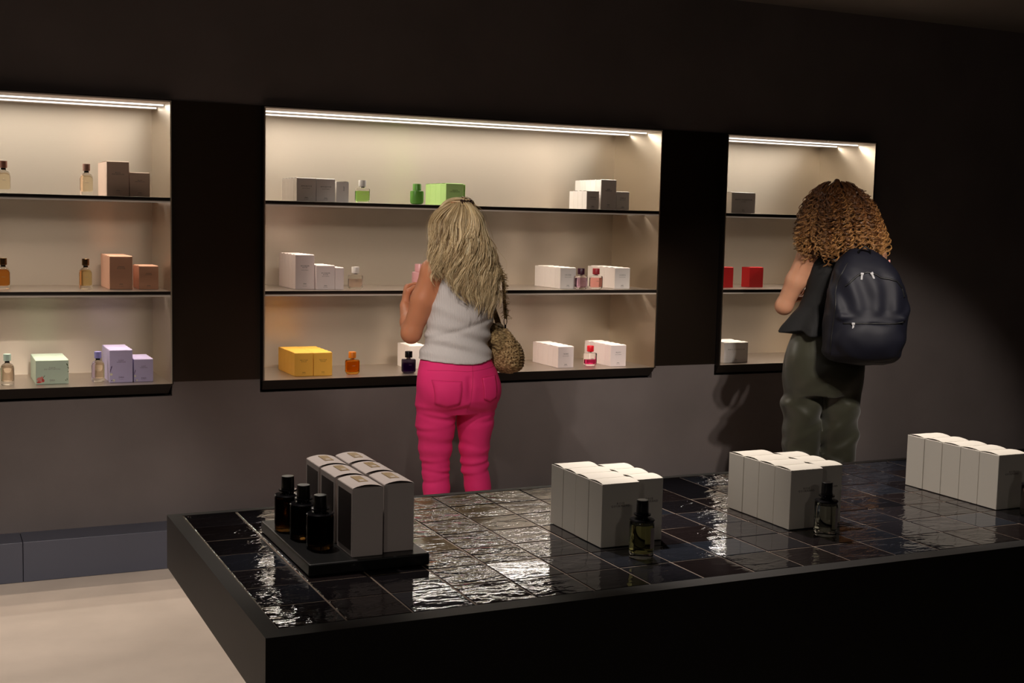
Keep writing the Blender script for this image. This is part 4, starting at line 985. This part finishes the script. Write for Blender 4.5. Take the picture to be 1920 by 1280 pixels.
for x_ in (-.10, .085):
    G_ = Field((x_-.07, -.09, 0), (x_+.08, .26, .12), .005); G_.cap((x_, -.02, .034), (x_, .185, .026), .043, .036, .03, flat=((0, 0, 1), .8)); G_.cap((x_, -.01, .05), (x_, -.005, .085), .044, .042, .03)
    G_.crop(lambda x, y, z: np.maximum(.003-z, -.2)); V_, Q_ = G_.mesh(); np_mesh('shoe', V_, Q_, m_shoe2, PC)
# phone-sized card held in the left hand
# sleeveless peplum top
G = Field((-.34, -.24, 1.06), (.34, .24, 1.56), .005)
tp = [(1.09, -.010, -.0, .232, .150), (1.12, -.008, .0, .215, .142), (1.17, .0, .0, .182, .125), (1.22, .018, .0, .156, .114), (1.28, .035, -.002, .152, .112), (1.36, .052, -.004, .160, .114), (1.44, .062, -.006, .165, .098), (1.50, .060, -.006, .128, .076), (1.54, .058, 0, .09, .06)]
G.gc(tp, 0)
for sx in (-.175, .30): G.ell((sx, .0, 1.43), (.085, .30, .135), .008, sub=True)
G.ell((.058, .02, 1.575), (.075, .2, .055), .01, sub=True)
G.crop(lambda x, y, z: 1.098+.008*np.sin(20*x)-z)
def pep(x, y, z):
    a = np.arctan2(x, -y); s = np.clip((1.24-z)/.12, 0, 1)
    return -(.011*np.sin(9*a+.8)*s+.003*wob(x, y, z, 35, 4))
G.displace(pep)
V, Q = G.mesh(); top_tree = bvh(V, Q); np_mesh('sleeveless_top', V, Q, mat('black_cotton', (11, 11, 12), .8, bump=(300, .15, .0006)), PC)
# loose satin trousers
G = Field((-.26, -.24, .05), (.24, .22, 1.16), .0052)
G.gc([(.80, -.015, -.012, .16, .122), (.84, -.015, -.014, .184, .132), (.90, -.012, -.018, .192, .138), (.98, -.010, -.016, .188, .136), (1.06, -.004, -.008, .172, .124), (1.13, .002, .0, .150, .11)], 0)
def leg2(x, pts, k=.02):
    for (a, ra), (b, rb) in zip(pts[:-1], pts[1:]): G.cap(a, b, ra, rb, k)
leg2(0, [((-.108, -.012, .86), .094), ((-.105, -.006, .74), .092), ((-.101, -.0, .62), .088), ((-.098, -.0, .48), .082), ((-.098, .0, .34), .082), ((-.098, .005, .10), .084)])
leg2(0, [((.080, -.012, .86), .094), ((.078, -.006, .74), .090), ((.077, -.0, .62), .087), ((.075, -.0, .48), .083), ((.076, .0, .34), .082), ((.078, .005, .10), .084)])
G.crop(lambda x, y, z: .045-z)
def drape(x, y, z):
    left = x < -.012
    d = .007*np.sin(38*x+9*np.sin(4*z)+2.5*z)*np.clip((1.02-z)*3, 0, 1)*.8
    for (zc, am, wd, sl, sd) in ((.80, .010, .014, .5, 0), (.70, .012, .016, -.55, 0), (.60, .012, .014, .5, 0), (.50, .010, .013, -.4, 0), (.40, .010, .013, .3, 0), (.77, .009, .013, -.5, 1), (.66, .010, .016, .5, 1), (.55, .015, .016, .55, 1), (.46, .010, .013, -.5, 1), (.36, .010, .014, .3, 1)):
        m = left if sd == 0 else ~left; xc = -.10 if sd == 0 else .08
        zz = z-zc-sl*(x-xc); d += m*am*.45*(np.exp(-(zz/(1.6*wd))**2)-.6*np.exp(-((zz-2.6*wd)/(1.6*wd))**2))
    return -d*.8+.003*wob(x, y, z, 30, 6)
G.displace(drape)
V, Q = G.mesh(); np_mesh('trousers', V, Q, mat('olive_satin', (58, 58, 46), .34, bump=(25, .12, .004), Sheen_Weight=.2), PC)
# curly hair
m_curl = hair_mat('auburn_curls', (44, 25, 12), (106, 66, 34), (200, 148, 88), .32)
ck = [(1.46, .045, -.055, .17, .10), (1.49, .045, -.05, .195, .125), (1.53, .042, -.04, .196, .145), (1.58, .036, -.025, .186, .155), (1.64, .030, -.010, .170, .155), (1.70, .026, .002, .150, .145), (1.75, .022, .012, .122, .125), (1.79, .020, .018, .085, .09), (1.815, .02, .02, .045, .05), (1.825, .02, .02, .01, .01)]
CK = np.array(ck)
G = Field((-.2, -.22, 1.45), (.28, .2, 1.85), .007)
G.gc([(k[0], k[1], k[2], max(k[3]-.03, .01), max(k[4]-.03, .01)) for k in ck], 0)
G.crop(lambda x, y, z: np.maximum(y-.09, np.minimum(1.60-z, y+.02)))
G.displace(lambda x, y, z: .010*wob(x, y, z, 130, 3))
V, Q = G.mesh(); np_mesh('hair_mass', V, Q, mat('auburn_hair_base', (66, 36, 16), .6), PC)
def curls(C, per, S, r0, amp, lo, hi):
    N = C*per; cid = np.repeat(np.arange(C), per); u = np.linspace(0, 1, S)[None, :]; g_ = lambda q: q[cid][:, None]
    pc = rg.uniform(-2.6, 2.6, C); lay = rg.uniform(lo, hi, C); zs = 1.815-.16*rg.random(C)**1.3
    ze = 1.478+.03*np.sin(pc*5+.4)+rg.uniform(-.035, .05, C)+(rg.random(C) < .45)*rg.uniform(.0, .20, C); ze = np.where(np.abs(pc) > 1.5, ze+.02, ze)
    ze = np.minimum(ze, zs-.08)
    z = g_(zs)+g_(ze-zs)*u; zc = np.clip(z, 1.46, 1.825)
    cx, cy, a, b = [smooth_interp(zc, CK[:, 0], CK[:, c]) for c in range(1, 5)]
    ph = g_(pc)+g_(rg.normal(0, .14, C))*u+g_(rg.uniform(.02, .07, C))*np.sin(g_(rg.uniform(20, 40, C))*z)
    P_ = np.stack([cx+np.sin(ph)*a*g_(lay), cy-np.cos(ph)*b*g_(lay), z], -1)
    fr = g_(rg.uniform(170, 290, C)); pz = g_(rg.uniform(0, 6.28, C))+rg.normal(0, .28, N)[:, None]; am = amp*(g_(rg.uniform(.7, 1.35, C))+rg.normal(0, .10, N)[:, None])*np.clip(u*3+.1, .15, 1)
    th_ = fr*(g_(zs)-z)*g_(rg.choice([-1., 1.], C))+pz
    P_[:, :, 0] += am*np.cos(th_); P_[:, :, 1] += am*np.sin(th_); P_[:, :, 2] += am*.5*np.sin(th_+.8)+rg.normal(0, .0018, N)[:, None]
    P_[:, :, 1] = np.minimum(P_[:, :, 1], .11)
    tone = np.clip(g_(rg.normal(.26, .13, C))+rg.normal(0, .05, N)[:, None]+.55*u**1.2, 0, 1)
    return P_, r0*(1-.5*u**4)*rg.uniform(.6, 1.2, N)[:, None]*np.ones((N, S)), tone
X, rd_, tn = curls(300, 7, 72, .0015, .0095, .86, 1.04); strands('curls', X, rd_, m_curl, PC, 3, tn)['kind'] = 'stuff'
X, rd_, tn = curls(160, 3, 64, .0011, .0130, .98, 1.12); strands('loose_curls', X, rd_, m_curl, PC, 3, tn)['kind'] = 'stuff'
# ------------------------------------------------------------------ backpack
BP = empty('backpack', (3.93, 4.80, 0), ang, label='dark navy backpack with silver zip pulls on the curly haired woman', cat='backpack')
G = Field((-.2, -.46, .94), (.36, -.06, 1.54), .005)
kk = [(.975, .115, -.235, .10, .06), (.99, .112, -.24, .145, .095), (1.03, .110, -.245, .175, .115), (1.10, .116, -.245, .187, .120), (1.20, .124, -.24, .188, .120), (1.29, .126, -.235, .180, .112), (1.37, .120, -.225, .160, .100), (1.43, .110, -.210, .128, .082), (1.475, .102, -.195, .085, .058), (1.50, .10, -.185, .05, .03)]
G.gc(kk, 0, 0, 2.7)
G.ell((.125, -.340, 1.095), (.150, .055, .095), .02)                                 # front pocket bulge
G.cap((-.01, -.335, 1.195), (.26, -.335, 1.195), .016, .016, .012, flat=((0, 0, 1), .9))
G.cap((-.01, -.372, 1.172), (.25, -.372, 1.172), .005, .005, .008, sub=True)
def pack(x, y, z):
    up_ = np.clip((z-1.20)/.03, 0, 1)*np.clip((1.42-z)/.04, 0, 1); back = (y < -.22)
    d = .0045*np.sin(52*(x-.1)+14*(1.42-z)*(x-.1)*8+1.0+2.5*np.sin(9*z))*up_*back
    d += .005*np.sin(55*z+20*x+3*np.sin(16*x))*np.clip((1.12-z)/.1, 0, 1)*.6
    return -d+.0035*wob(x, y, z, 45, 8)
G.displace(pack)
V, Q = G.mesh(); bp_tree = bvh(V, Q)
m_navy = mat('navy_nylon', (17, 18, 30), .6, spec=.32, bump=(700, .2, .0005)); m_navyd = mat('black_piping', (12, 12, 14), .5)
np_mesh('pack_body', V, Q, m_navy, BP)
surf_line(bp_tree, [(.005, 1.335), (.03, 1.36), (.06, 1.385), (.10, 1.400), (.135, 1.392), (.165, 1.375), (.20, 1.372), (.235, 1.362), (.262, 1.33), (.275, 1.29)], .0045, .001, 6, name='top_zipper', m=m_navyd, parent=BP)
surf_line(bp_tree, [(-.005, 1.168), (.06, 1.170), (.14, 1.172), (.22, 1.172), (.265, 1.180)], .0042, .001, 6, name='pocket_zipper', m=m_navyd, parent=BP)
surf_line(bp_tree, [(-.05, 1.02), (-.048, 1.10), (-.040, 1.20), (-.035, 1.30), (-.015, 1.38), (.02, 1.44)], .0032, .0, 6, name='left_piping', m=m_navyd, parent=BP)
def pull(x, z, tilt, m):
    p = on_surf(bp_tree, x, z, .010)
    if not p: return
    o = MB().box((-.0045, -.0012, -.026), (.0045, .0012, .0)).box((-.007, -.003, -.004), (.007, .003, .006)).build('zip_pull', m, BP, bevel=.0012); o.location = p; o.rotation_euler = (0, tilt, 0)
m_pull = mat('silver_zip_pull', (214, 214, 216), .3, .25)
pull(.075, 1.392, .05, m_pull); pull(.118, 1.395, -.45, m_pull); pull(.035, 1.168, 0, m_pull)
MB().tube([(.075, -.235, 1.475), (.078, -.245, 1.50), (.10, -.25, 1.515), (.125, -.245, 1.50), (.128, -.235, 1.475)], .008, 8, .5).build('grab_handle', m_navyd, BP, True)
for sx, s2 in ((-.045, -1), (.205, 1)):
    MB().tube([(sx*.6+.05, -.15, 1.42), (sx, -.10, 1.50), (sx, -.03, 1.535), (sx, .06, 1.52), (sx*1.05, .125, 1.44), (sx*1.1, .13, 1.32), (sx*1.1+.02*s2, .08, 1.20), (sx*1.1+.03*s2, -.12, 1.10)], .022, 10, .28).build('shoulder_strap', m_navyd, BP, True)
MB().box((-.004, -.001, -.035), (.004, .001, 0)).build('pink_tag', mat('pink_tag_card', (220, 150, 140), .6), BP).location = (.236, -.165, 1.455)
